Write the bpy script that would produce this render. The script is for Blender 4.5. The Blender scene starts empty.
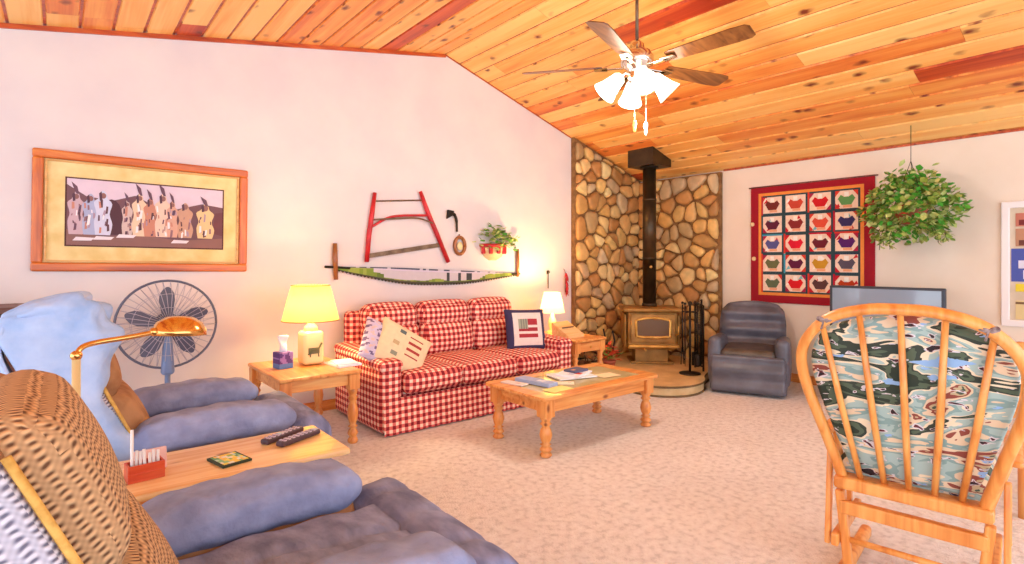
import bpy, math, random
from mathutils import Vector, Matrix, Euler
random.seed(7)
PI = math.pi
COL = bpy.context.scene.collection
D, L = 5.2, 6.73            # left wall y, back wall x
RX, RZ = 3.32, 3.73         # ridge of the ceiling
SL, SR = .18, .322          # ceiling slopes either side of the ridge

def ceil_z(x):
    return RZ - (SR*(x-RX) if x > RX else SL*(RX-x))

def srgb(r, g, b):
    f = lambda c: (c/255/12.92) if c/255 <= .04045 else ((c/255+.055)/1.055)**2.4
    return (f(r), f(g), f(b), 1)

# ------------------------------------------------------------------ materials
MATS = {}
def _new(name):
    m = bpy.data.materials.new(name); m.use_nodes = True
    nt = m.node_tree; b = nt.nodes['Principled BSDF']
    MATS[name] = m
    return m, nt, b
def N(nt, t, **kw):
    n = nt.nodes.new(t)
    for k, v in kw.items():
        if k in n.inputs.keys(): n.inputs[k].default_value = v
        else: setattr(n, k, v)
    return n
def ramp(nt, src, stops, interp='LINEAR'):
    r = nt.nodes.new('ShaderNodeValToRGB'); r.color_ramp.interpolation = interp
    e = r.color_ramp.elements
    while len(e) < len(stops): e.new(.5)
    for i, (p, c) in enumerate(stops):
        e[i].position = p; e[i].color = c
    nt.links.new(src, r.inputs[0])
    return r
def bump(nt, b, src, strength, dist=.01):
    bp = N(nt, 'ShaderNodeBump'); bp.inputs['Strength'].default_value = strength
    bp.inputs['Distance'].default_value = dist
    nt.links.new(src, bp.inputs['Height']); nt.links.new(bp.outputs[0], b.inputs['Normal'])
def coords(nt, kind='Object', scale=(1, 1, 1), rot=(0, 0, 0)):
    tc = nt.nodes.new('ShaderNodeTexCoord'); mp = nt.nodes.new('ShaderNodeMapping')
    mp.inputs['Scale'].default_value = scale; mp.inputs['Rotation'].default_value = rot
    nt.links.new(tc.outputs[kind], mp.inputs[0])
    return mp.outputs[0]
def plain(name, c, rough=.6, metal=0, emit=None, es=0, trans=0, coat=0, alpha=None):
    m, nt, b = _new(name)
    b.inputs['Base Color'].default_value = c; b.inputs['Roughness'].default_value = rough
    b.inputs['Metallic'].default_value = metal
    if emit: b.inputs['Emission Color'].default_value = emit; b.inputs['Emission Strength'].default_value = es
    b.inputs['Transmission Weight'].default_value = trans
    b.inputs['Coat Weight'].default_value = coat
    n = N(nt, 'ShaderNodeTexNoise', Scale=35.0)
    nt.links.new(coords(nt), n.inputs['Vector'])
    bump(nt, b, n.outputs[0], .04, .004)
    return m
def mottled(name, c1, c2, scale=12, rough=.8, bmp=.3, stretch=(1, 1, 1), detail=6, dist=.01, lo=.35, hi=.65, kind='Object', metal=0):
    m, nt, b = _new(name)
    n = N(nt, 'ShaderNodeTexNoise', Scale=float(scale), Detail=float(detail))
    nt.links.new(coords(nt, kind, stretch), n.inputs['Vector'])
    r = ramp(nt, n.outputs[0], [(lo, c1), (hi, c2)])
    nt.links.new(r.outputs[0], b.inputs['Base Color'])
    b.inputs['Roughness'].default_value = rough; b.inputs['Metallic'].default_value = metal
    if bmp: bump(nt, b, n.outputs[0], bmp, dist)
    return m
def woody(name, c1, c2, c3, axis=0, rough=.35, scale=1.0, coat=.2):
    m, nt, b = _new(name)
    st = [14*scale]*3; st[axis] = 1.2*scale
    n = N(nt, 'ShaderNodeTexNoise', Scale=1.6, Detail=7.0, Distortion=.8)
    nt.links.new(coords(nt, 'Object', st), n.inputs['Vector'])
    r = ramp(nt, n.outputs[0], [(.3, c1), (.5, c2), (.72, c3)])
    v = N(nt, 'ShaderNodeTexVoronoi', Scale=1.0)
    s2 = [7*scale]*3; s2[axis] = 3.2*scale
    nt.links.new(coords(nt, 'Object', s2), v.inputs['Vector'])
    k = ramp(nt, v.outputs['Distance'], [(.05, (1, 1, 1, 1)), (.13, (0, 0, 0, 1))])
    mx = N(nt, 'ShaderNodeMix', data_type='RGBA')
    nt.links.new(k.outputs[0], mx.inputs[0]); nt.links.new(r.outputs[0], mx.inputs[6])
    mx.inputs[7].default_value = (c1[0]*.45, c1[1]*.35, c1[2]*.3, 1)
    nt.links.new(mx.outputs[2], b.inputs['Base Color'])
    b.inputs['Roughness'].default_value = rough; b.inputs['Coat Weight'].default_value = coat
    bump(nt, b, n.outputs[0], .08, .004)
    return m
def painted(name, rough=.7, amount=.12, scale=30, bmp=.15):
    """albedo comes from the mesh's per-face colour attribute, broken up a little by noise"""
    m, nt, b = _new(name)
    a = N(nt, 'ShaderNodeAttribute', attribute_name='Col')
    n = N(nt, 'ShaderNodeTexNoise', Scale=float(scale), Detail=5.0)
    nt.links.new(coords(nt), n.inputs['Vector'])
    r = ramp(nt, n.outputs[0], [(.25, (1-amount*2,)*3+(1,)), (.75, (1+0*amount,)*3+(1,))])
    mx = N(nt, 'ShaderNodeMix', data_type='RGBA', blend_type='MULTIPLY'); mx.inputs[0].default_value = 1
    nt.links.new(a.outputs['Color'], mx.inputs[6]); nt.links.new(r.outputs[0], mx.inputs[7])
    nt.links.new(mx.outputs[2], b.inputs['Base Color']); b.inputs['Roughness'].default_value = rough
    bump(nt, b, n.outputs[0], bmp, .01)
    return m
def math_(nt, op, a, b_=None):
    n = nt.nodes.new('ShaderNodeMath'); n.operation = op
    for i, s in enumerate((a, b_)):
        if s is None: continue
        if isinstance(s, (int, float)): n.inputs[i].default_value = s
        else: nt.links.new(s, n.inputs[i])
    return n.outputs[0]

# gingham: two crossing sets of stripes, woven into three tones
def gingham(name, period, cA, cB, cC):
    m, nt, b = _new(name)
    uv = nt.nodes.new('ShaderNodeTexCoord').outputs['UV']
    sx = nt.nodes.new('ShaderNodeSeparateXYZ'); nt.links.new(uv, sx.inputs[0])
    st = []
    for i in (0, 1):
        f = math_(nt, 'FRACT', math_(nt, 'DIVIDE', sx.outputs[i], period))
        st.append(math_(nt, 'LESS_THAN', f, .52))
    s = math_(nt, 'DIVIDE', math_(nt, 'ADD', st[0], st[1]), 2)
    r = ramp(nt, s, [(0, cA), (.3, cB), (.8, cC)], 'CONSTANT')
    n = N(nt, 'ShaderNodeTexNoise', Scale=9.0, Detail=3.0)
    nt.links.new(coords(nt), n.inputs['Vector'])
    nt.links.new(r.outputs[0], b.inputs['Base Color']); b.inputs['Roughness'].default_value = .9
    bump(nt, b, n.outputs[0], .5, .02)
    return m

def waffle(name, c1, c2, period=.016):
    m, nt, b = _new(name)
    uv = coords(nt, 'UV')
    n = N(nt, 'ShaderNodeTexNoise', Scale=14.0); nt.links.new(uv, n.inputs['Vector'])
    sx = nt.nodes.new('ShaderNodeSeparateXYZ'); nt.links.new(uv, sx.inputs[0])
    wob = math_(nt, 'MULTIPLY', n.outputs[0], .03)
    u = math_(nt, 'SINE', math_(nt, 'MULTIPLY', math_(nt, 'ADD', sx.outputs[0], wob), 2*PI/(period*1.7)))
    v = math_(nt, 'SINE', math_(nt, 'MULTIPLY', math_(nt, 'ADD', sx.outputs[1], wob), 2*PI/period))
    p = math_(nt, 'ADD', math_(nt, 'MULTIPLY', math_(nt, 'MULTIPLY', u, .7), v), math_(nt, 'MULTIPLY', v, .55))
    h = math_(nt, 'ADD', math_(nt, 'MULTIPLY', p, .4), .5)
    r = ramp(nt, h, [(.1, c1), (.75, c2)])
    nt.links.new(r.outputs[0], b.inputs['Base Color']); b.inputs['Roughness'].default_value = .95
    bump(nt, b, h, .7, .006)
    return m

def scenic(name):
    """lodge print: rolling bands of green, teal water, cream shore and rust"""
    m, nt, b = _new(name)
    co = coords(nt, 'Object', (1, 1.7, 4.6))
    n = N(nt, 'ShaderNodeTexNoise', Scale=1.9, Detail=3.0, Distortion=.7); nt.links.new(co, n.inputs['Vector'])
    G = srgb
    r = ramp(nt, n.outputs[0], [(0, G(50, 62, 52)), (.37, G(88, 104, 84)), (.425, G(60, 70, 62)), (.455, G(240, 226, 196)), (.485, G(172, 198, 194)),
                                (.535, G(140, 172, 170)), (.565, G(232, 210, 178)), (.60, G(148, 78, 66)), (.63, G(196, 178, 140)), (.655, G(78, 92, 78))], 'CONSTANT')
    co2 = coords(nt, 'Object', (1, 7, 16))
    v = N(nt, 'ShaderNodeTexNoise', Scale=2.2, Detail=2.0, Distortion=.6); nt.links.new(co2, v.inputs['Vector'])
    k = ramp(nt, v.outputs[0], [(0, (0, 0, 0, 1)), (.62, (1, 1, 1, 1))], 'CONSTANT')
    r2 = ramp(nt, v.outputs[0], [(0, G(0, 0, 0)), (.62, G(226, 222, 228)), (.66, G(110, 52, 58)), (.69, G(48, 44, 50))], 'CONSTANT')
    mx = N(nt, 'ShaderNodeMix', data_type='RGBA')
    nt.links.new(k.outputs[0], mx.inputs[0]); nt.links.new(r.outputs[0], mx.inputs[6]); nt.links.new(r2.outputs[0], mx.inputs[7])
    co3 = coords(nt, 'Object', (1, 3, 9))
    w = N(nt, 'ShaderNodeTexNoise', Scale=1.7, Detail=4.0); nt.links.new(co3, w.inputs['Vector'])
    k3 = ramp(nt, w.outputs[0], [(0, (0, 0, 0, 1)), (.63, (1, 1, 1, 1))], 'CONSTANT')
    mx3 = N(nt, 'ShaderNodeMix', data_type='RGBA')
    nt.links.new(k3.outputs[0], mx3.inputs[0]); nt.links.new(mx.outputs[2], mx3.inputs[6]); mx3.inputs[7].default_value = G(150, 190, 235)
    nt.links.new(mx3.outputs[2], b.inputs['Base Color']); b.inputs['Roughness'].default_value = .9
    n2 = N(nt, 'ShaderNodeTexNoise', Scale=14.0); nt.links.new(coords(nt), n2.inputs['Vector'])
    bump(nt, b, n2.outputs[0], .4, .02)
    return m

def boards(name):
    """knotty pine boards; Col.r = tone of the board, Col.g/b shift the grain so boards differ"""
    m, nt, b = _new(name)
    a = N(nt, 'ShaderNodeAttribute', attribute_name='Col')
    sep = nt.nodes.new('ShaderNodeSeparateColor'); nt.links.new(a.outputs['Color'], sep.inputs[0])
    tc = nt.nodes.new('ShaderNodeTexCoord')
    off = nt.nodes.new('ShaderNodeCombineXYZ')
    nt.links.new(math_(nt, 'MULTIPLY', sep.outputs[1], 31.0), off.inputs[0])
    nt.links.new(math_(nt, 'MULTIPLY', sep.outputs[2], 47.0), off.inputs[1])
    add = nt.nodes.new('ShaderNodeVectorMath'); add.operation = 'ADD'
    nt.links.new(tc.outputs['UV'], add.inputs[0]); nt.links.new(off.outputs[0], add.inputs[1])
    def mapped(sc):
        mp = nt.nodes.new('ShaderNodeMapping'); mp.inputs['Scale'].default_value = sc
        nt.links.new(add.outputs[0], mp.inputs[0]); return mp.outputs[0]
    gr = N(nt, 'ShaderNodeTexNoise', Scale=1.0, Detail=6.0, Distortion=.7)
    nt.links.new(mapped((9, .7, 1)), gr.inputs['Vector'])
    fine = N(nt, 'ShaderNodeTexNoise', Scale=1.0, Detail=5.0)
    nt.links.new(mapped((70, 1.5, 1)), fine.inputs['Vector'])
    t = math_(nt, 'ADD', math_(nt, 'MULTIPLY', sep.outputs[0], .55), math_(nt, 'ADD', math_(nt, 'MULTIPLY', gr.outputs[0], .52), math_(nt, 'MULTIPLY', fine.outputs[0], .2)))
    G = srgb
    r = ramp(nt, t, [(.38, G(252, 198, 118)), (.53, G(246, 172, 86)), (.68, G(232, 134, 58)), (.84, G(208, 88, 36)), (.98, G(172, 52, 24))])
    v = N(nt, 'ShaderNodeTexVoronoi', Scale=1.0, Randomness=1.0)
    nz = N(nt, 'ShaderNodeTexNoise', Scale=3.0)
    nt.links.new(mapped((6, 3, 1)), nz.inputs['Vector'])
    wv = nt.nodes.new('ShaderNodeVectorMath'); wv.operation = 'MULTIPLY_ADD'
    nt.links.new(nz.outputs['Color'], wv.inputs[0]); wv.inputs[1].default_value = (.35, .35, 0)
    nt.links.new(mapped((5.6, 3.6, 1)), wv.inputs[2]); nt.links.new(wv.outputs[0], v.inputs['Vector'])
    k = ramp(nt, v.outputs['Distance'], [(.07, (1, 1, 1, 1)), (.13, (.6, .6, .6, 1)), (.24, (0, 0, 0, 1))])
    mx = N(nt, 'ShaderNodeMix', data_type='RGBA')
    nt.links.new(k.outputs[0], mx.inputs[0]); nt.links.new(r.outputs[0], mx.inputs[6]); mx.inputs[7].default_value = G(120, 42, 20)
    nt.links.new(mx.outputs[2], b.inputs['Base Color']); b.inputs['Roughness'].default_value = .42
    bump(nt, b, gr.outputs[0], .15, .004)
    return m

S = srgb
wall_m = mottled('wall_paint', S(222, 212, 213), S(230, 220, 218), 2.2, .85, .05)
wallb_m = mottled('wall_paint_warm', S(232, 218, 200), S(238, 225, 209), 2.2, .85, .05)
def carpet(name):
    m, nt, b = _new(name)
    n = N(nt, 'ShaderNodeTexNoise', Scale=24.0, Detail=8.0); nt.links.new(coords(nt), n.inputs['Vector'])
    n2 = N(nt, 'ShaderNodeTexNoise', Scale=1.3, Detail=3.0); nt.links.new(coords(nt), n2.inputs['Vector'])
    r = ramp(nt, n.outputs[0], [(.32, S(214, 208, 206)), (.48, S(236, 230, 228)), (.66, S(244, 240, 238))])
    r2 = ramp(nt, n2.outputs[0], [(.35, (.94, .93, .93, 1)), (.65, (1, 1, 1, 1))])
    mx = N(nt, 'ShaderNodeMix', data_type='RGBA', blend_type='MULTIPLY'); mx.inputs[0].default_value = 1
    nt.links.new(r.outputs[0], mx.inputs[6]); nt.links.new(r2.outputs[0], mx.inputs[7])
    nt.links.new(mx.outputs[2], b.inputs['Base Color']); b.inputs['Roughness'].default_value = 1
    n3 = N(nt, 'ShaderNodeTexNoise', Scale=90.0, Detail=3.0); nt.links.new(coords(nt), n3.inputs['Vector'])
    bump(nt, b, n3.outputs[0], .7, .02)
    return m
carpet_m = carpet('carpet')
boards_m = boards('pine_boards')
trim_m = woody('redwood_trim', S(150, 52, 20), S(190, 80, 34), S(214, 110, 50), 0)
oakX = woody('honey_oak_x', S(206, 120, 52), S(232, 154, 80), S(246, 186, 112), 0)
oakY = woody('honey_oak_y', S(206, 120, 52), S(232, 154, 80), S(246, 186, 112), 1)
oakZ = woody('honey_oak_z', S(204, 116, 48), S(230, 150, 76), S(244, 182, 108), 2)
pineX = woody('pale_pine_x', S(226, 168, 100), S(244, 200, 138), S(250, 218, 166), 0)
pineside = woody('pine_side', S(202, 110, 48), S(228, 142, 74), S(238, 168, 98), 0)
gliderw = woody('glider_wood', S(216, 128, 52), S(238, 158, 78), S(248, 184, 104), 2)
ging = gingham('gingham', .056, S(252, 224, 202), S(226, 112, 102), S(138, 16, 34))
waf = waffle('waffle_weave', S(104, 70, 48), S(222, 180, 134))
wafg = waffle('grey_waffle_weave', S(104, 100, 120), S(214, 208, 220))
pipingm = mottled('tan_piping', S(190, 140, 60), S(226, 180, 96), 30)
brown = mottled('brown_fabric', S(150, 104, 68), S(188, 140, 98), 9, .92, .5, dist=.03)
daylit_blue = mottled('daylit_blue_fabric', S(128, 138, 178), S(156, 166, 206), 8, .9, .7, dist=.03)  # blue daylight falling on the taupe upholstery, put into the colour
seatf = mottled('grey_taupe_fabric', S(104, 112, 150), S(148, 156, 196), 7, .85, .7, dist=.03, stretch=(2, 1, 1))
throwm = mottled('pale_blue_throw', S(150, 182, 232), S(186, 208, 246), 7, .95, .7, dist=.03)
leather = mottled('grey_leather', S(82, 82, 92), S(104, 104, 116), 5, .36, .2, dist=.02)
leatherd = mottled('brown_grey_leather', S(64, 54, 48), S(96, 84, 74), 6, .4, .35, dist=.02)
brass = plain('brass', S(226, 176, 104), .16, 1)
cream_metal = plain('cream_metal', S(232, 214, 160), .3, .3)
iron = plain('black_iron', S(44, 36, 28), .45, .6)
pipe_m = mottled('pipe_enamel', S(54, 40, 26), S(78, 60, 36), 5, .38, .1, metal=.5)
stove_m = mottled('bronze_stove', S(142, 100, 42), S(178, 132, 64), 7, .42, .1, metal=.35)
stovetrim = mottled('gold_stove_trim', S(196, 146, 66), S(232, 186, 100), 9, .28, .1, metal=.5)
glass_dark = plain('stove_glass', S(104, 72, 34), .3, 0, coat=.15)
hearth_m = mottled('hearth_tile', S(204, 172, 120), S(228, 198, 148), 6, .4, .1)
hearth_edge = mottled('hearth_edge', S(92, 70, 38), S(120, 92, 54), 6, .6, .1)
mortar = mottled('mortar', S(116, 80, 44), S(150, 110, 66), 14, .95, .5)
stone_m = painted('field_stone', .6, .18, 9, .35)
paint_m = painted('painted', .75, .04, 20, .05)
paint_cloth = painted('painted_cloth', .95, .06, 30, .3)
white = plain('white_plastic', S(240, 236, 236), .5)
paper = plain('paper', S(238, 240, 248), .8)
tv_frame = plain('tv_plastic', S(52, 58, 70), .3)
def screen():
    m, nt, b = _new('tv_screen')
    b.inputs['Base Color'].default_value = S(140, 158, 178); b.inputs['Roughness'].default_value = .12; b.inputs['Coat Weight'].default_value = 1  # pale base colour holds the window daylight the screen reflects
    n = N(nt, 'ShaderNodeTexNoise', Scale=30.0); nt.links.new(coords(nt), n.inputs['Vector']); bump(nt, b, n.outputs[0], .01)
screen(); screen_m = MATS['tv_screen']
leaf1 = mottled('leaf_green', S(104, 140, 48), S(156, 180, 80), 20, .5, .1)
leaf2 = mottled('leaf_pale', S(176, 188, 96), S(214, 218, 140), 20, .5, .1)
leaf3 = mottled('leaf_bright', S(60, 150, 44), S(96, 180, 60), 20, .5, .1)
stem_m = plain('stem', S(90, 80, 40), .7)
redpaint = mottled('red_paint', S(176, 20, 30), S(206, 36, 44), 10, .4, .1)
steel = mottled('old_steel', S(96, 76, 58), S(134, 112, 90), 12, .5, .2, metal=.5)
darkwood = mottled('dark_wood', S(92, 58, 50), S(124, 84, 74), 6, .5, .1, stretch=(1, 8, 8))
handle_m = woody('old_handle', S(112, 62, 28), S(150, 90, 44), S(176, 112, 60), 2)
bladewood = woody('walnut_blade', S(84, 46, 20), S(124, 74, 36), S(146, 94, 48), 0, .3)
chrome = plain('polished_nickel', S(226, 214, 200), .15, 1)
fan_grey = plain('grey_fan_plastic', S(92, 94, 116), .35)
fan_blue = plain('blue_grey_plastic', S(120, 140, 184), .35)
fan_mesh = plain('pale_fan_wire', S(182, 176, 190), .4, .2)
opal = plain('opal_glass', S(255, 248, 236), .3, 0, S(255, 244, 226), 3.2)
bulb = plain('bulb', S(255, 240, 200), .4, 0, S(255, 226, 160), 12)
terracotta = plain('terracotta', S(190, 96, 70), .7)
ceramic = plain('cream_ceramic', S(240, 214, 158), .25, coat=.5)
def shade_mat(name, c, es):
    m, nt, b = _new(name)
    b.inputs['Base Color'].default_value = c; b.inputs['Roughness'].default_value = .8
    tr = nt.nodes.new('ShaderNodeBsdfTranslucent'); tr.inputs[0].default_value = c
    mx = nt.nodes.new('ShaderNodeMixShader'); mx.inputs[0].default_value = .55
    b.inputs['Emission Color'].default_value = c; b.inputs['Emission Strength'].default_value = es
    out = nt.nodes['Material Output']
    nt.links.new(b.outputs[0], mx.inputs[1]); nt.links.new(tr.outputs[0], mx.inputs[2]); nt.links.new(mx.outputs[0], out.inputs[0])
    return m
shadeA = shade_mat('yellow_lamp_shade', S(255, 232, 150), .55)
shadeB = shade_mat('cream_lamp_shade', S(255, 236, 190), 1.3)
glassm = plain('table_glass', S(214, 206, 170), .06, 0, coat=1)
scenic_m = scenic('lodge_print')
wicker = mottled('wicker', S(112, 66, 36), S(160, 102, 58), 40, .8, .6)
logm = mottled('bark', S(84, 56, 36), S(140, 96, 60), 22, .95, .8, stretch=(1, 6, 6))
orn_clear = plain('crystal', S(240, 240, 244), .1, 0, coat=1)
amber = plain('amber_glass', S(226, 150, 70), .2, 0, coat=1)

# ------------------------------------------------------------------ mesh tools
def rounded_axis(h, r, ns, m):
    a = [h-r+r*math.tan(PI/4*i/ns) for i in range(ns+1)]     # from h-r to h
    mid = [-(h-r)+2*(h-r)*i/m for i in range(m+1)]
    return [-t for t in reversed(a)] + mid[1:-1] + a if m > 1 else [-t for t in reversed(a)] + a
class MB:
    def __init__(s): s.v = []; s.f = []; s.mi = []; s.col = []; s.sm = []
    def add(s, vs, fs, mi=0, col=(1, 1, 1), smooth=False, M=None):
        o = len(s.v)
        if M is not None: vs = [M @ Vector(v) for v in vs]
        s.v += [tuple(v) for v in vs]
        for i, f in enumerate(fs):
            s.f.append(tuple(o+k for k in f)); s.mi.append(mi)
            s.col.append(col[i] if isinstance(col, list) else col); s.sm.append(smooth)
        return s
    def soft(s, c, size, r=.03, puff=(0, 0, 0), ns=3, m=8, fn=None, mi=0, rot=(0, 0, 0), colfn=None, smooth=True):
        h = [x/2 for x in size]; r = min(r, min(h)*.98)
        ax = [rounded_axis(h[i], r, ns, m) for i in range(3)]
        n = [len(a) for a in ax]; idx = {}; vs = []; fs = []
        def V(i, j, k):
            key = (i, j, k)
            if key in idx: return idx[key]
            p = [ax[0][i], ax[1][j], ax[2][k]]
            q = [max(-(h[t]-r), min(h[t]-r, p[t])) for t in range(3)]
            d = Vector([p[t]-q[t] for t in range(3)]); d = d.normalized()*r if d.length > 1e-9 else d
            w = [q[t]+d[t] for t in range(3)]
            u = [p[t]/h[t] for t in range(3)]
            for t in range(3):
                a, b = [x for x in range(3) if x != t]
                w[t] += puff[t]*u[t]*max(0, 1-u[a]**2)*max(0, 1-u[b]**2)
            if fn: w = list(fn(w, u))
            idx[key] = len(vs); vs.append(w); return idx[key]
        for t in range(3):
            a, b = [(1, 2), (2, 0), (0, 1)][t]
            for side in (0, n[t]-1):
                for i in range(n[a]-1):
                    for j in range(n[b]-1):
                        q = []
                        for (di, dj) in ((0, 0), (1, 0), (1, 1), (0, 1)):
                            k = [0, 0, 0]; k[t] = side; k[a] = i+di; k[b] = j+dj; q.append(V(*k))
                        fs.append(q if side else q[::-1])
        M = Matrix.Translation(Vector(c)) @ Euler(rot).to_matrix().to_4x4()
        cols = (1, 1, 1)
        if colfn:
            cols = []
            for f in fs:
                p = [sum(vs[k][t] for k in f)/4 for t in range(3)]; cols.append(colfn(p))
        s.add(vs, fs, mi, cols, smooth, M); return s
    def box(s, c, size, bev=.004, rot=(0, 0, 0), mi=0, col=(1, 1, 1), M2=None):
        h = [x/2 for x in size]; bev = min(bev, min(h)*.9)
        ax = [[-x, -(x-bev), x-bev, x] for x in h]
        vs = []; fs = []; idx = {}
        def V(i, j, k):
            key = (i, j, k)
            if key in idx: return idx[key]
            p = [ax[0][i], ax[1][j], ax[2][k]]
            q = [max(-(h[t]-bev), min(h[t]-bev, p[t])) for t in range(3)]
            d = Vector([p[t]-q[t] for t in range(3)])
            if d.length > 1e-9: d = d.normalized()*bev
            idx[key] = len(vs); vs.append([q[t]+d[t] for t in range(3)]); return idx[key]
        for t in range(3):
            a, b = [(1, 2), (2, 0), (0, 1)][t]
            for side in (0, 3):
                for i in range(3):
                    for j in range(3):
                        q = []
                        for (di, dj) in ((0, 0), (1, 0), (1, 1), (0, 1)):
                            k = [0, 0, 0]; k[t] = side; k[a] = i+di; k[b] = j+dj; q.append(V(*k))
                        fs.append(q if side else q[::-1])
        M = Matrix.Translation(Vector(c)) @ Euler(rot).to_matrix().to_4x4()
        if M2 is not None: M = M2 @ M
        s.add(vs, fs, mi, col, False, M); return s
    def tube(s, pts, r, seg=10, mi=0, col=(1, 1, 1), flat=1.0, up=None):
        pts = [Vector(p) for p in pts]; n = len(pts)
        if not isinstance(r, (list, tuple)): r = [r]*n
        vs = []; fs = []; prev = None
        for i, p in enumerate(pts):
            t = (pts[min(i+1, n-1)]-pts[max(i-1, 0)]).normalized()
            ref = Vector(up) if up else (prev if prev is not None else (Vector((0, 0, 1)) if abs(t.z) < .9 else Vector((1, 0, 0))))
            a = (ref-t*ref.dot(t)).normalized(); b = t.cross(a); prev = a
            for k in range(seg):
                an = 2*PI*k/seg
                vs.append(p+a*math.cos(an)*r[i]+b*math.sin(an)*r[i]*flat)
        for i in range(n-1):
            for k in range(seg):
                k2 = (k+1) % seg
                fs.append((i*seg+k, i*seg+k2, (i+1)*seg+k2, (i+1)*seg+k))
        fs.append(tuple(range(seg))[::-1]); fs.append(tuple((n-1)*seg+k for k in range(seg)))
        s.add(vs, fs, mi, col, True); return s
    def lathe(s, prof, c=(0, 0, 0), seg=20, mi=0, col=(1, 1, 1), M=None, cap=True, sx=1.0, sy=1.0):
        vs = []; fs = []; n = len(prof)
        for (r, z) in prof:
            for k in range(seg):
                a = 2*PI*k/seg; vs.append((r*math.cos(a)*sx, r*math.sin(a)*sy, z))
        for i in range(n-1):
            for k in range(seg):
                k2 = (k+1) % seg; fs.append((i*seg+k, i*seg+k2, (i+1)*seg+k2, (i+1)*seg+k))
        if cap: fs.append(tuple(range(seg))[::-1]); fs.append(tuple((n-1)*seg+k for k in range(seg)))
        T = Matrix.Translation(Vector(c))
        if M is not None: T = T @ M
        s.add(vs, fs, mi, col, True, T); return s
    def prism(s, poly, z0, z1, mi=0, col=(1, 1, 1), M=None, smooth=False):
        n = len(poly); vs = [(x, y, z0) for x, y in poly]+[(x, y, z1) for x, y in poly]
        fs = [tuple(range(n))[::-1], tuple(range(n, 2*n))]+[(i, (i+1) % n, n+(i+1) % n, n+i) for i in range(n)]
        s.add(vs, fs, mi, col, smooth, M); return s
    def ball(s, c, r, seg=12, mi=0, col=(1, 1, 1), sc=(1, 1, 1)):
        prof = [(max(.0005, math.sin(PI*i/8))*r*1.0, -math.cos(PI*i/8)*r) for i in range(9)]
        M = Matrix.Diagonal((sc[0], sc[1], sc[2], 1))
        s.lathe(prof, c, seg, mi, col, M); return s
    def build(s, name, mats, parent=None, loc=(0, 0, 0), rot=(0, 0, 0), uvrot=False):
        me = bpy.data.meshes.new(name); me.from_pydata(s.v, [], s.f)
        if not isinstance(mats, (list, tuple)): mats = [mats]
        for m in mats: me.materials.append(m)
        me.polygons.foreach_set('material_index', s.mi); me.polygons.foreach_set('use_smooth', s.sm)
        me.uv_layers.new(name='UVMap'); me.color_attributes.new('Col', 'FLOAT_COLOR', 'CORNER')
        me.update(); UVS = [0.0]*(2*len(me.loops)); CS = [0.0]*(4*len(me.loops))
        for p in me.polygons:
            nn = p.normal; ab = [abs(nn.x), abs(nn.y), abs(nn.z)]; t = ab.index(max(ab))
            c = s.col[p.index]; c = (c[0], c[1], c[2], 1)
            for li in p.loop_indices:
                co = me.vertices[me.loops[li].vertex_index].co
                u = ((co.y, co.z), (co.x, co.z), (co.x, co.y))[t]
                UVS[2*li:2*li+2] = u; CS[4*li:4*li+4] = c
        me.uv_layers['UVMap'].data.foreach_set('uv', UVS); me.color_attributes['Col'].data.foreach_set('color', CS)
        o = bpy.data.objects.new(name, me); COL.objects.link(o)
        o.location = loc; o.rotation_euler = rot
        if parent is not None: o.parent = parent
        return o

def thing(name, label, cat, loc=(0, 0, 0), rz=0, group=None, rot=None):
    o = bpy.data.objects.new(name, None); COL.objects.link(o); o.empty_display_size = .1
    o.location = loc; o.rotation_euler = rot or (0, 0, rz); o['label'] = label; o['category'] = cat
    if group: o['group'] = group
    return o
def tag(o, label, cat, group=None):
    o['label'] = label; o['category'] = cat
    if group: o['group'] = group
    return o
def struct(o): o['kind'] = 'structure'; return o
def dup(root, loc, rz, label, group=None):
    r = root.copy(); COL.objects.link(r); r.location = loc; r.rotation_euler = (0, 0, rz); r['label'] = label
    if group: r['group'] = group
    for ch in list(root.children):
        c = ch.copy(); COL.objects.link(c); c.parent = r
        for g in ch.children:
            d = g.copy(); COL.objects.link(d); d.parent = c
    return r

# =================================================================== ROOM
X0, Y0 = -3.2, -3.0
b = MB(); b.add([(X0, Y0, 0), (L+.1, Y0, 0), (L+.1, D+.1, 0), (X0, D+.1, 0), (X0, Y0, -.1), (L+.1, Y0, -.1), (L+.1, D+.1, -.1), (X0, D+.1, -.1)],
               [(0, 1, 2, 3), (7, 6, 5, 4), (0, 4, 5, 1), (1, 5, 6, 2), (2, 6, 7, 3), (3, 7, 4, 0)])
struct(b.build('floor', carpet_m))
# left (gable) wall
Mw = Matrix(((1, 0, 0, 0), (0, 0, 1, 0), (0, 1, 0, 0), (0, 0, 0, 1)))     # (x,z) polygon pushed along y
b = MB(); b.prism([(X0, 0), (L+.12, 0), (L+.12, ceil_z(L+.12)), (RX, RZ), (X0, ceil_z(X0))], D, D+.12, M=Mw)
struct(b.build('wall_left', wall_m))
b = MB(); b.box((L+.06, (Y0+D)/2, 1.31), (.12, D-Y0, 2.62), .001); struct(b.build('wall_back', wallb_m))
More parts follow.
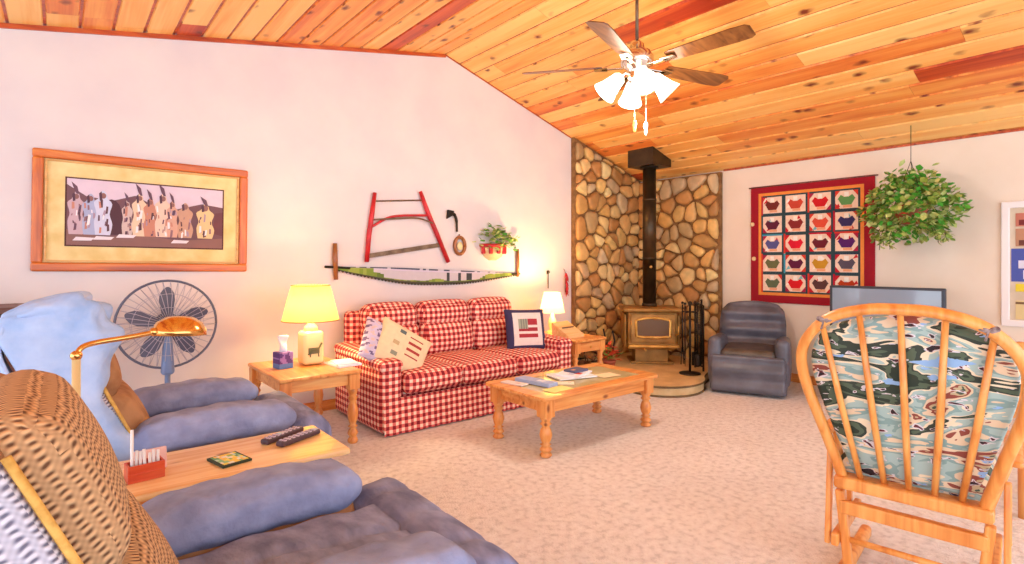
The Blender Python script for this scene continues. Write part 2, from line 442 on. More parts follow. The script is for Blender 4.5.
# ceiling of pine boards running towards the left wall
b = MB()
def board_row(xa, xb, y0, y1):
    y = y0 + random.uniform(-1.5, 0)
    while y < y1:
        ln = random.uniform(1.8, 4.2); ya, yb = max(y, y0), min(y+ln, y1); y += ln
        if yb-ya < .02: continue
        g = .005; zf = .007
        tone = random.choice([.1, .2, .3, .42, .5, .6, .98] if random.random() < .6 else [.05, .2, .35])
        col = (tone, random.random(), random.random())
        za, zb = ceil_z(xa), ceil_z(xb)
        sl = (zb-za)/(xb-xa)
        e = .011
        P = []
        for (x, dz) in ((xa+g, e+.008), (xa+g+e, 0), (xb-g-e, 0), (xb-g, e+.008)):
            for yy in (ya+.001, yb-.001): P.append((x, yy, za+sl*(x-xa)+dz))
        F = [(0, 1, 3, 2), (2, 3, 5, 4), (4, 5, 7, 6)]
        b.add(P, F, 0, col)
W = .2
x = RX
while x > X0: board_row(x-W, x, Y0, D+.02); x -= W
x = RX
while x < L: board_row(x, min(x+W, L+.1), Y0, D+.02); x += W
# backing above the boards
b.add([(X0, Y0, ceil_z(X0)+.013), (RX, Y0, RZ+.013), (RX, D+.1, RZ+.013), (X0, D+.1, ceil_z(X0)+.013)], [(0, 1, 2, 3)], 1)
b.add([(RX, Y0, RZ+.013), (L+.1, Y0, ceil_z(L+.1)+.013), (L+.1, D+.1, ceil_z(L+.1)+.013), (RX, D+.1, RZ+.013)], [(0, 1, 2, 3)], 1)
b.add([(X0, Y0, ceil_z(X0)+.15), (RX, Y0, RZ+.15), (L+.1, Y0, ceil_z(L+.1)+.15), (L+.1, D+.1, ceil_z(L+.1)+.15), (RX, D+.1, RZ+.15), (X0, D+.1, ceil_z(X0)+.15)], [(0, 1, 4, 5), (1, 2, 3, 4)], 1)
struct(b.build('ceiling', [boards_m, trim_m]))
# thin redwood strip where the boards meet the left wall, base trim on the back wall
def slope_strip(xa, xb, y, h, t):
    m = MB(); za, zb = ceil_z(xa), ceil_z(xb)
    m.add([(xa, y-t, za-h), (xb, y-t, zb-h), (xb, y-t, zb), (xa, y-t, za), (xa, y, za-h), (xb, y, zb-h), (xb, y, zb), (xa, y, za)],
          [(0, 1, 2, 3), (4, 7, 6, 5), (0, 4, 5, 1), (0, 3, 7, 4), (1, 5, 6, 2)]); return m
struct(slope_strip(X0, RX, D, .035, .016).build('trim_1', trim_m))
struct(slope_strip(RX, 5.3, D, .012, .01).build('trim_2', trim_m))
m = MB(); m.box((L-.008, (3.8+Y0)/2, ceil_z(L)-.012), (.016, 3.8-Y0, .024), .002); struct(m.build('trim_3', trim_m))
m = MB(); m.box((L-.009, (3.8+Y0)/2, .05), (.018, 3.8-Y0, .1), .004); struct(m.build('baseboard_back', oakY))
m = MB(); m.box(((X0+5.3)/2, D-.009, .05), (5.3-X0, .018, .1), .004); struct(m.build('baseboard_left', oakX))

# fieldstone cladding: irregular cells, each a rounded dome proud of the mortar
def clip(poly, px, py, nx, ny):
    out = []
    for i in range(len(poly)):
        a, c = poly[i], poly[(i+1) % len(poly)]
        da = (a[0]-px)*nx+(a[1]-py)*ny; dc = (c[0]-px)*nx+(c[1]-py)*ny
        if da <= 0: out.append(a)
        if (da < 0 < dc) or (dc < 0 < da):
            t = da/(da-dc); out.append((a[0]+(c[0]-a[0])*t, a[1]+(c[1]-a[1])*t))
    return out
def centroid(p):
    A = cx = cy = 0
    for i in range(len(p)):
        x0, y0 = p[i]; x1, y1 = p[(i+1) % len(p)]; k = x0*y1-x1*y0; A += k; cx += (x0+x1)*k; cy += (y0+y1)*k
    return (cx/(3*A), cy/(3*A), abs(A)/2) if abs(A) > 1e-9 else (p[0][0], p[0][1], 0)
TONES = [S(240, 204, 136), S(228, 184, 116), S(246, 214, 156), S(214, 168, 106), S(200, 150, 94), S(236, 192, 130), S(206, 150, 92), S(246, 222, 168), S(218, 184, 134)]
GREY = [S(212, 184, 150), S(222, 200, 168), S(196, 164, 120)]
def stones(mb, outline, place, n, rnd, ax=1.0):
    xs = [p[0] for p in outline]; ys = [p[1] for p in outline]
    pts = []
    while len(pts) < n:
        p = (rnd.uniform(min(xs), max(xs)), rnd.uniform(min(ys), max(ys))); best = min([math.hypot(p[0]-q[0], p[1]-q[1]) for q in pts] or [9])
        if best > .085 or rnd.random() < .02: pts.append(p)
    for it in range(2):
        cells = []
        for i, p in enumerate(pts):
            poly = outline
            for j, q in enumerate(pts):
                if i == j or math.hypot(p[0]-q[0], p[1]-q[1]) > .9: continue
                poly = clip(poly, (p[0]+q[0])/2, (p[1]+q[1])/2, q[0]-p[0], q[1]-p[1])
                if len(poly) < 3: break
            cells.append(poly)
        if it == 0: pts = [(centroid(c)[0]*.5+p[0]*.5, centroid(c)[1]*.5+p[1]*.5) if len(c) > 2 else p for c, p in zip(cells, pts)]
    for poly in cells:
        if len(poly) < 3: continue
        cx, cy, A = centroid(poly)
        if A < .002: continue
        R = math.sqrt(A)
        k = max(.5, 1-.024/R)
        poly = [(cx+(x-cx)*k, cy+(y-cy)*k) for x, y in poly]
        for _ in range(3):
            np_ = []
            for i in range(len(poly)):
                a, c = poly[i], poly[(i+1) % len(poly)]
                np_ += [(a[0]*.78+c[0]*.22, a[1]*.78+c[1]*.22), (a[0]*.22+c[0]*.78, a[1]*.22+c[1]*.78)]
            poly = np_
        poly = [(x+rnd.uniform(-.003, .003), y+rnd.uniform(-.003, .003)) for x, y in poly]
        c = rnd.choice(TONES if rnd.random() < .86 else GREY); j = rnd.uniform(.85, 1.1); c = (min(1, c[0]*j*1.04), min(1, c[1]*j*.97), min(1, c[2]*j*.8))
        hgt = rnd.uniform(.035, .06); tilt = (rnd.uniform(-.05, .05), rnd.uniform(-.05, .05))
        m_ = len(poly); vs = []; fs = []
        for (s_, h_) in ((1, -.01), (1, .35), (.94, .68), (.8, .88), (.5, .98)):
            for x, y in poly:
                dx, dy = (x-cx)*s_, (y-cy)*s_
                vs.append(place(cx+dx, cy+dy, h_*hgt+(tilt[0]*dx+tilt[1]*dy if h_ > 0 else 0)))
        for r_ in range(4):
            for i in range(m_): fs.append((r_*m_+i, r_*m_+(i+1) % m_, (r_+1)*m_+(i+1) % m_, (r_+1)*m_+i))
        fs.append(tuple(4*m_+i for i in range(m_)))
        mb.add(vs, fs, 1, c, True)
rs = random.Random(3)
b = MB(); T = .06
b.prism([(5.31, 0), (L, 0), (L, ceil_z(L)-.005), (5.31, ceil_z(5.31)-.005)], D-T, D, M=Mw)
stones(b, [(5.325, .01), (L-T-.01, .01), (L-T-.01, ceil_z(L-T)-.03), (5.325, ceil_z(5.325)-.03)], lambda x, y, h: (x, D-T-h, y), 100, rs)
struct(b.build('wall_stone_left', [mortar, stone_m]))
b = MB(); b.box((L-T/2, (3.82+D-T)/2, 1.3), (T, D-T-3.82, 2.6), .001)
stones(b, [(3.835, .01), (D-T-.01, .01), (D-T-.01, 2.6), (3.835, 2.6)], lambda y, z, h: (L-T-h, y, z), 92, rs)
struct(b.build('wall_stone_back', [mortar, stone_m]))

# raised hearth with a curved front
hp = [(L-.13, 3.86), (6.1, 3.62), (5.72, 3.47), (5.5, 3.33), (5.25, 3.27), (5.02, 3.32), (4.85, 3.47), (4.79, 3.7), (4.84, 4.0), (4.9, 4.5), (4.95, 5.06), (L-.13, 5.06)]
def spline(P, k=4, closed=False):
    out = []; n = len(P)
    for i in range(n-1):
        p0, p1, p2, p3 = P[max(i-1, 0)], P[i], P[i+1], P[min(i+2, n-1)]
        for j in range(k):
            t = j/k
            out.append(tuple(.5*((2*p1[d])+(-p0[d]+p2[d])*t+(2*p0[d]-5*p1[d]+4*p2[d]-p3[d])*t*t+(-p0[d]+3*p1[d]-3*p2[d]+p3[d])*t**3) for d in range(len(p1))))
    out.append(tuple(P[-1])); return out
hs = spline(hp[:11], 4)+[hp[11]]
h = thing('hearth', 'raised corner hearth with curved front and dark edge under the stove', 'hearth', (0, 0, 0))
cx_, cy_ = 5.9, 4.4
ins = [(cx_+(x-cx_)*.985, cy_+(y-cy_)*.985) for x, y in hs]
m = MB(); m.prism(ins, 0, .1); m.build('riser', hearth_m, h)
m = MB(); m.prism(hs, .1, .12); m.build('top_slab', [hearth_m], h)
m = MB(); m.prism(hs, 0, .018); m.build('base_edge', hearth_edge, h)
m = MB(); m.tube([(x, y, .108) for x, y in hs[:41]], .011, 6); m.build('dark_rim', hearth_edge, h)

# =================================================================== STOVE
st = thing('wood_stove', 'bronze wood stove with arched glass door on a pedestal in the stone corner', 'stove', (5.98, 4.42, .12), -PI/4)
m = MB(); m.box((0, 0, .43), (.62, .5, .48), .02); m.build('firebox', stove_m, st)
m = MB(); m.box((0, 0, .69), (.74, .6, .05), .02); m.build('top_plate', stove_m, st)
m = MB(); m.box((0, .02, .1), (.42, .36, .2), .01); m.box((0, .02, .015), (.54, .46, .03), .01); m.build('pedestal', stove_m, st)
for sx in (-1, 1):
    m = MB(); m.box((sx*.335, .02, .42), (.03, .44, .42), .01); m.build('side_panel', stove_m, st)
door = MB(); door.box((0, -.265, .46), (.56, .035, .36), .012); door = door.build('door', stove_m, st)
def arch(w, h_, bul, n=12):
    P = []
    for i in range(n+1):
        t = -1+2*i/n; P.append((t*w/2, -h_/2-bul*.3*(1-t*t)))
    for i in range(n+1):
        t = 1-2*i/n; P.append((t*w/2, h_/2+bul*(1-t*t)))
    return P
Mf = Matrix(((1, 0, 0, 0), (0, 0, -1, 0), (0, 1, 0, 0), (0, 0, 0, 1)))   # (x,z) polygon extruded towards -y
m = MB(); P = arch(.42, .2, .035); m.prism(P, .285, .29, M=Matrix.Translation((0, 0, .46)) @ Mf); m.build('glass', glass_dark, door)
m = MB(); pp = [(x, -.288, .46+z) for x, z in P]; m.tube(pp+[pp[0], pp[1]], .017, 8); m.build('glass_trim', stovetrim, door)
m = MB(); m.tube([(.265, -.3, .38), (.3, -.34, .4), (.3, -.34, .5)], .009, 8); m.build('handle', stovetrim, door)
m = MB(); m.box((0, -.3, .245), (.62, .12, .03), .01); m.build('ash_lip', stovetrim, st)
m = MB(); m.tube([(-.1, -.24, .2), (-.1, -.33, .2)], .01); m.ball((-.1, -.34, .2), .016); m.build('damper_knob', stovetrim, st)
# pipe
PXp, PYp = 6.08, 4.5
pz = ceil_z(6.08)
pt = thing('stove_pipe', 'tall dark stove pipe rising from the stove to the ceiling', 'stovepipe', (PXp, PYp, .835))
m = MB(); m.lathe([(.088, 0), (.088, .62), (.092, .62), (.092, .65), (.088, .65), (.088, 1.4), (.092, 1.4), (.092, 1.43), (.086, 1.43), (.086, pz-.835-.15)], seg=28); m.build('pipe', pipe_m, pt)
m = MB(); m.lathe([(.1, 0), (.1, .02), (.093, .04)], seg=28); m.build('collar', pipe_m, pt)
m = MB(); m.tube([(-.06, -.06, .52), (-.085, -.085, .52)], .008); m.ball((-.092, -.092, .52), .02); m.build('damper_knob', stovetrim, pt)
cb = MB(); z1 = ceil_z(5.88); z0 = pz-.16
hx = .2
vs = [(PXp-hx, PYp-hx, z0), (PXp+hx, PYp-hx, z0), (PXp+hx, PYp+hx, z0), (PXp-hx, PYp+hx, z0),
      (PXp-hx, PYp-hx, ceil_z(PXp-hx)), (PXp+hx, PYp-hx, ceil_z(PXp+hx)), (PXp+hx, PYp+hx, ceil_z(PXp+hx)), (PXp-hx, PYp+hx, ceil_z(PXp-hx))]
cb.add(vs, [(3, 2, 1, 0), (0, 1, 5, 4), (1, 2, 6, 5), (2, 3, 7, 6), (3, 0, 4, 7), (4, 5, 6, 7)])
bx = thing('ceiling_support_box', 'dark square metal box where the stove pipe meets the ceiling', 'stovepipe support', (0, 0, 0))
cb.build('housing', pipe_m, bx)
m = MB(); m.lathe([(.12, 0), (.12, .012), (.09, .014)], (PXp, PYp, z0-.013), 28); m.build('flange', iron, bx)

# fireplace tool set
ts = thing('fireplace_tool_set', 'black iron fireplace tool stand with hanging tools right of the stove', 'fireplace tools', (5.66, 3.62, .12))
m = MB(); m.lathe([(.12, 0), (.12, .015), (.03, .03)], seg=20); m.build('base', iron, ts)
m = MB(); m.tube([(0, 0, .02), (0, 0, .8)], .014); m.ball((0, 0, .82), .026); m.build('post', iron, ts)
m = MB(); m.tube([(-.1, 0, .72), (.1, 0, .72)], .008); m.tube([(0, -.1, .72), (0, .1, .72)], .008); m.build('cross_hanger', iron, ts)
for i, (dx, dy, kind) in enumerate(((-.1, 0, 'poker'), (.1, 0, 'shovel'), (0, -.1, 'brush'), (0, .1, 'tongs'))):
    m = MB(); m.tube([(dx, dy, .8), (dx, dy, .24)], .008); m.ball((dx, dy, .82), .016)
    if kind == 'shovel': m.soft((dx, dy, .17), (.1, .03, .16), .012, m=3)
    elif kind == 'brush': m.soft((dx, dy, .17), (.07, .07, .15), .03, m=3)
    elif kind == 'poker': m.tube([(dx, dy, .26), (dx, dy, .1)], [.008, .003]); m.tube([(dx, dy, .17), (dx-.035, dy, .2)], .006)
    else: m.tube([(dx+.015, dy, .3), (dx+.03, dy, .1)], .006); m.tube([(dx-.015, dy, .3), (dx-.03, dy, .1)], .006)
    m.build(kind, iron, ts)
# folding fire screen beside stove
sc = thing('fireplace_screen', 'small folding dark mesh fire screen standing right of the stove', 'fire screen', (6.08, 3.78, .12), math.radians(35))
for i, (xa, ya, xb, yb) in enumerate(((-.24, -.05, 0, .03), (0, .03, .26, -.06))):
    m = MB(); m.tube([(xa, ya, 0), (xa, ya, .78), (xb, yb, .82), (xb, yb, 0)], .012); m.tube([(xa, ya, .05), (xb, yb, .05)], .008); fr = m.build('frame', iron, sc)
    m = MB()
    for k in range(1, 9):
        t = k/9; m.tube([(xa+(xb-xa)*t, ya+(yb-ya)*t, .05), (xa+(xb-xa)*t, ya+(yb-ya)*t, .79)], .0025, 5)
    for k in range(1, 14):
        m.tube([(xa, ya, .05+.055*k), (xb, yb, .05+.055*k)], .002, 5)
    m.build('mesh', iron, fr)
# log rack left of the stove
lr = thing('log_rack', 'dark iron log rack holding split logs left of the stove', 'log rack', (5.3, 4.78, .12), math.radians(-20))
m = MB()
for y in (-.12, .12):
    m.tube([(-.2, y, .42), (-.23, y, .3), (-.18, y, .05), (.18, y, .05), (.23, y, .3), (.2, y, .42)], .011)
for x in (-.18, .18): m.tube([(x, -.12, .05), (x, .12, .05)], .01); m.tube([(x, -.12, .05), (x, -.12, 0)], .01); m.tube([(x, .12, .05), (x, .12, 0)], .01)
m.build('frame', iron, lr)
li = 0
for row, (n_, z) in enumerate(((3, .115), (3, .215), (2, .31))):
    for k in range(n_):
        xx = (k-(n_-1)/2)*.108+random.uniform(-.004, .004)
        r_ = random.uniform(.043, .05)
        ca, sa = math.cos(math.radians(-20)), math.sin(math.radians(-20))
        m = MB(); pr = [(r_*random.uniform(.92, 1.06)) for _ in range(6)]
        m.tube([(0, -.19+.076*i, 0) for i in range(6)], pr, 9)
        o = m.build('firewood_log', [logm]); o.location = (5.3+ca*xx, 4.78+sa*xx, .12+z+.005); o.rotation_euler = (0, 0, math.radians(-20)+random.uniform(-.03, .03))
        tag(o, 'split firewood log stacked in the iron rack left of the stove', 'log', 'firewood logs in the rack')

# =================================================================== WALL A OBJECTS
# framed panorama photograph
fp = thing('framed_picture', 'wide oak framed sepia picture of standing figures on the white wall', 'picture', (.557, D, 1.785), rot=(0, math.radians(.7), 0))
W_, H_ = 1.42, .88; fw = .065
m = MB()
for (c, s_) in (((0, -.02, H_/2-fw/2), (W_, .04, fw)), ((0, -.02, -H_/2+fw/2), (W_, .04, fw)), ((-W_/2+fw/2, -.02, 0), (fw, .04, H_-2*fw+.01)), ((W_/2-fw/2, -.02, 0), (fw, .04, H_-2*fw+.01))):
    m.box(c, s_, .012, mi=1 if s_[2] > .2 else 0)
m.build('frame', [woody('frame_oak', S(168, 74, 20), S(206, 104, 34), S(226, 136, 58), 0), woody('frame_oak_upright', S(168, 74, 20), S(206, 104, 34), S(226, 136, 58), 2)], fp)
m = MB()
g = fw+.012
for (c, s_) in (((0, -.026, H_/2-g), (W_-2*g, .012, .012)), ((0, -.026, -H_/2+g), (W_-2*g, .012, .012)), ((-W_/2+g, -.026, 0), (.012, .012, H_-2*g)), ((W_/2-g, -.026, 0), (.012, .012, H_-2*g))):
    m.box(c, s_, .003)
m.build('inner_moulding', woody('inner_oak', S(196, 132, 60), S(226, 168, 92), S(240, 190, 120), 0), fp)
m = MB(); m.box((0, -.012, 0), (W_-2*fw+.01, .01, H_-2*fw+.01), .001); m.build('mat_board', mottled('mat_board', S(226, 196, 128), S(244, 220, 160), 7, .8, .15), fp)
m = MB(); pw, ph = 1.03, .49
m.box((0, -.018, 0), (pw+.02, .004, ph+.02), .001, col=S(84, 44, 40)[:3])
def pq(poly, col, d):
    m.add([(x, -.0205-d, z) for x, z in poly], [tuple(range(len(poly)))], 0, S(*col)[:3])
def rect(x0, z0, x1, z1): return [(x0, z0), (x1, z0), (x1, z1), (x0, z1)]
pq(rect(-pw/2, -ph/2, pw/2, ph/2), (226, 206, 222), 0)
pq([(-pw/2, -ph/2), (pw/2, -ph/2), (pw/2, -.16), (.2, -.19), (-.1, -.15), (-.3, -.18), (-pw/2, -.13)], (146, 104, 98), .0004)
pq([(-pw/2, -.13), (-.3, -.18), (-.1, -.15), (.2, -.19), (pw/2, -.16), (pw/2, .1), (.36, .12), (.1, .04), (-.1, .15), (-.24, .1), (-.4, .12), (-pw/2, .2)], (120, 84, 92), .0003)
pq([(.44, -.12), (pw/2, -.14), (pw/2, .06), (.46, .05)], (112, 66, 74), .0006)
pq([(-.25+.07*math.cos(t*PI/8), -.02+.13*math.sin(t*PI/8)) for t in range(9)]+[(-.32, -.16), (-.18, -.16)], (86, 52, 62), .0006)
rp = random.Random(5)
for fi, (cx, w, h_, tone) in enumerate(((-.46, .1, .31, (206, 176, 186)), (-.375, .1, .3, (176, 182, 214)), (-.3, .11, .33, (214, 214, 236)), (-.15, .07, .27, (214, 190, 184)), (-.07, .1, .33, (240, 206, 176)), (.0, .09, .3, (206, 140, 118)), (.085, .11, .34, (240, 206, 186)), (.15, .08, .29, (220, 170, 150)), (.24, .11, .28, (206, 160, 136)), (.385, .13, .28, (232, 200, 150)))):
    z0 = -.165; dd = .0012+fi*.0007
    ctrl = [(cx-w*.42, z0), (cx-w*.5, z0+h_*.3), (cx-w*.38, z0+h_*.5), (cx-w*.52, z0+h_*.74), (cx-w*.26, z0+h_*.84), (cx-w*.18, z0+h_*.96), (cx, z0+h_*1.02), (cx+w*.17, z0+h_*.95), (cx+w*.24, z0+h_*.84), (cx+w*.5, z0+h_*.72), (cx+w*.36, z0+h_*.48), (cx+w*.52, z0+h_*.25), (cx+w*.4, z0)]
    pq(spline(ctrl, 3)[::-1], tone, dd)
    # head, hair falling either side, folds and shadows of the clothing
    pq([(cx+w*.16*math.cos(t*PI/5), z0+h_*.9+w*.2*math.sin(t*PI/5)) for t in range(10)], (150, 104, 100), dd+.0002)
    pq([(cx-w*.2, z0+h_*.78), (cx-w*.05, z0+h_*.8), (cx-w*.1, z0+h_*1.0), (cx-w*.24, z0+h_*.95)], (92, 60, 76), dd+.0003)
    if rp.random() < .7: pq([(cx, z0+h_*.97), (cx+w*.16, z0+h_*.96), (cx+w*.05, z0+h_*1.14), (cx-w*.3, z0+h_*1.25), (cx-w*.12, z0+h_*1.05)], (110, 78, 96), dd+.0003)
    for k in range(11):
        x_ = cx+rp.uniform(-.36, .34)*w; z_ = z0+h_*rp.uniform(.05, .72); s_ = rp.uniform(.006, .017); ln = rp.uniform(1, 2.6); sl = rp.uniform(-.5, .5)
        tt = rp.choice([(104, 74, 96), (150, 110, 120), (96, 60, 70), (250, 238, 240), (206, 140, 120), (178, 150, 170)])
        pq([(x_-s_*.5, z_-s_*ln), (x_+s_*.5, z_-s_*ln*.8), (x_+s_*(.5+sl), z_+s_*ln), (x_-s_*(.4-sl), z_+s_*ln*1.1)], tt, dd+.0003+.00003*k)
for (x_, z_) in ((-.42, -.2), (-.3, -.19), (.2, -.2), (-.16, -.17)):
    pq([(x_-.06, z_-.012), (x_+.05, z_-.01), (x_+.07, z_+.012), (x_-.04, z_+.016)], (240, 226, 232), .0095)
m.build('print', paint_m, fp)

# pedestal fan
pf = thing('pedestal_fan', 'round grey pedestal fan with wire guard in front of the left wall', 'fan', (.63, 4.84, 0))
m = MB(); m.lathe([(.2, 0), (.2, .02), (.06, .05), (.03, .07)], seg=28); m.build('base', fan_grey, pf)
m = MB(); m.tube([(0, 0, .05), (0, 0, .6), (0, 0, .66)], [.018, .02, .03]); m.build('lower_pole', fan_blue, pf)
m = MB(); m.soft((0, .0, .72), (.075, .07, .3), .03, m=3, fn=lambda w, u: (w[0]*(1-.25*u[2]), w[1], w[2])); m.build('neck', fan_blue, pf)
m = MB(); Mr = Matrix.Rotation(PI/2, 4, 'X')
m.lathe([(.02, -.14), (.07, -.13), (.085, -.05), (.08, .0)], (0, 0, .953), 24, M=Mr); m.build('motor', fan_grey, pf)
m = MB(); R0 = .327
def ring(mb, r, y, th, cz=.953, seg=48):
    mb.tube([(r*math.cos(2*PI*i/seg), y, cz+r*math.sin(2*PI*i/seg)) for i in range(seg+1)], th, 6)
ring(m, R0, -.0, .009); m.build('guard_rim', fan_grey, pf)
m = MB()
for sgn in (-1, 1):
    for i in range(40):
        a = 2*PI*i/40
        m.tube([(.06*math.cos(a), sgn*.075, .953+.06*math.sin(a)), (.22*math.cos(a+.06), sgn*.065, .953+.22*math.sin(a+.06)), (R0*math.cos(a+.1), 0, .953+R0*math.sin(a+.1))], .0022, 4)
    for r_ in (.13, .23): ring(m, r_, sgn*(.073-.03*(r_/.3)**3), .0018)
m.build('wire_guard', fan_mesh, pf)
for k in range(5):
    a = PI/2+2*PI*k/5; m = MB(); P = []
    for (r_, w) in ((.06, .035), (.12, .05), (.18, .062), (.23, .055), (.265, .03), (.28, .008)): P.append((r_, w))
    P = P+[(r_, -w*.8) for r_, w in reversed(P)]
    M = Matrix.Translation((0, -.01, .953)) @ Matrix.Rotation(-a, 4, 'Y') @ Matrix.Rotation(.3, 4, 'X') @ Mf
    m.prism(P, -.003, .003, M=M); m.build('blade', fan_grey, pf)
m = MB(); m.lathe([(.075, -.03), (.075, .03), (.05, .045), (.005, .05)], (0, -.02, .953), 24, M=Mr); m.build('hub', fan_grey, pf)

# bow saw
bs = thing('bow_saw', 'antique red painted frame bow saw hung on the wall above the sofa', 'saw', (0, D-.03, 0))
m = MB(); m.tube([(2.462, 0, 2.12), (2.43, 0, 1.9), (2.40, 0, 1.7), (2.375, 0, 1.42)], [.02, .026, .026, .024], 8); m.build('upright', redpaint, bs)
m = MB(); m.tube([(2.985, 0, 2.175), (3.08, 0, 1.95), (3.18, 0, 1.75), (3.34, 0, 1.42)], [.02, .026, .026, .024], 8); m.build('upright', redpaint, bs)
m = MB(); m.tube(spline([(2.43, -.0, 1.775), (2.6, 0, 1.87), (2.78, 0, 1.905), (3.10, 0, 1.925)], 5), [.013]*16, 8); m.build('stretcher', redpaint, bs)
m = MB(); m.tube(spline([(2.44, -.02, 1.845), (2.7, -.02, 1.87), (2.95, -.02, 1.885), (3.13, -.02, 1.84)], 5), [.009]*16, 8); m.build('stretcher_brace', steel, bs)
m = MB(); m.tube([(2.455, 0, 2.035), (3.03, 0, 2.085)], .008, 6); m.build('tension_rod', steel, bs)
m = MB(); m.box((2.815, 0, 1.545), (.88, .006, .045), .002, rot=(0, -math.atan2(.13, .86), 0)); m.build('saw_blade', steel, bs)

# hatchet head ornament, horseshoe-like ornament
m = MB()
m.tube(spline([(3.36, D-.03, 1.955), (3.42, D-.03, 1.95), (3.45, D-.03, 1.88), (3.455, D-.03, 1.76)], 4), [.02]*5+[.016]*4+[.012]*4, 8)
m.prism([(3.32, 1.90), (3.39, 1.94), (3.41, 1.99), (3.33, 2.0)], D-.045, D-.02, M=Mw)
tag(m.build('hatchet', iron), 'small old black hatchet hung on the wall right of the red saw', 'tool')
m = MB(); m.tube([(3.5+.07*math.cos(2*PI*i/24), D-.02, 1.605+.095*math.sin(2*PI*i/24)) for i in range(25)], .02, 8, mi=0)
m.ball((3.5, D-.02, 1.6), .04, mi=1, sc=(1, .4, 1.2)); m.tube([(3.5, D-.02, 1.7), (3.5, D-.01, 1.735)], .006)
tag(m.build('wall_ornament', [handle_m, ceramic]), 'small oval brown wall ornament below the hatchet', 'ornament')

# leafy plants
def leaf(mb, p, d, size, mi):
    d = Vector(d).normalized(); up = Vector((random.uniform(-.5, .5), random.uniform(-.5, .5), 1))
    sd = d.cross(up).normalized()*size*.42; n = sd.cross(d).normalized()
    p = Vector(p); tip = p+d*size
    mid = p+d*size*.5-n*size*.08
    vs = [p, p+d*size*.25+sd*.75+n*size*.04, p+d*size*.6+sd+n*size*.03, tip, p+d*size*.6-sd+n*size*.03, p+d*size*.25-sd*.75+n*size*.04, mid]
    mb.add(vs, [(0, 6, 1), (1, 6, 2), (2, 6, 3), (3, 6, 4), (4, 6, 5), (5, 6, 0)], mi, (1, 1, 1), True)
wp = thing('wall_planter', 'half round wall planter with leafy green plant above the long saw', 'plant', (3.975, D, 1.5))
m = MB()
prof = [(.05, -.06), (.12, -.02), (.16, .05), (.17, .12)]
vs = []; fs = []; n_ = 13
for (r_, z) in prof:
    for k in range(n_): a = PI+PI*k/(n_-1); vs.append((r_*math.cos(a), r_*.75*math.sin(a), z))
for i in range(len(prof)-1):
    for k in range(n_-1): fs.append((i*n_+k, i*n_+k+1, (i+1)*n_+k+1, (i+1)*n_+k))
fs.append(tuple(range(n_))[::-1]); fs.append(tuple(3*n_+k for k in range(n_)))
m.add(vs, fs, 0, (1, 1, 1), True); m.build('pot', ceramic, wp)
m = MB()
m.tube([(.172*math.cos(PI+PI*k/16), .13*math.sin(PI+PI*k/16), .115) for k in range(17)], .02, 8)
for k in range(5):
    a = PI+PI*(k+.5)/5; m.soft((.165*math.cos(a), .125*math.sin(a)-.002, .06), (.05, .03, .09), .012, m=2)
m.build('red_swag', redpaint, wp)
m = MB(); rl = random.Random(2); random.seed(12)
for i in range(150):
    a = random.uniform(PI, 2*PI); r_ = random.uniform(.0, .27); z = .13+random.uniform(0, .26)*(1-r_/.4)-max(0, r_-.18)*.8
    p = (r_*math.cos(a), r_*math.sin(a)*.6-.03, z)
    leaf(m, p, (math.cos(a)+random.uniform(-.4, .4), math.sin(a)*.5-.1, random.uniform(-.6, .6)), random.uniform(.045, .08), random.choice([0, 0, 1, 2]))
m.tube([(.1, -.03, .2), (.25, -.05, .22), (.36, -.05, .17)], .005, 5)
for k in range(8): leaf(m, (.2+.02*k, -.05, .21), (random.uniform(-.2, 1), -.1, random.uniform(-.8, .6)), .06, random.choice([0, 1]))
m.build('foliage', [leaf1, leaf2, leaf3], wp)

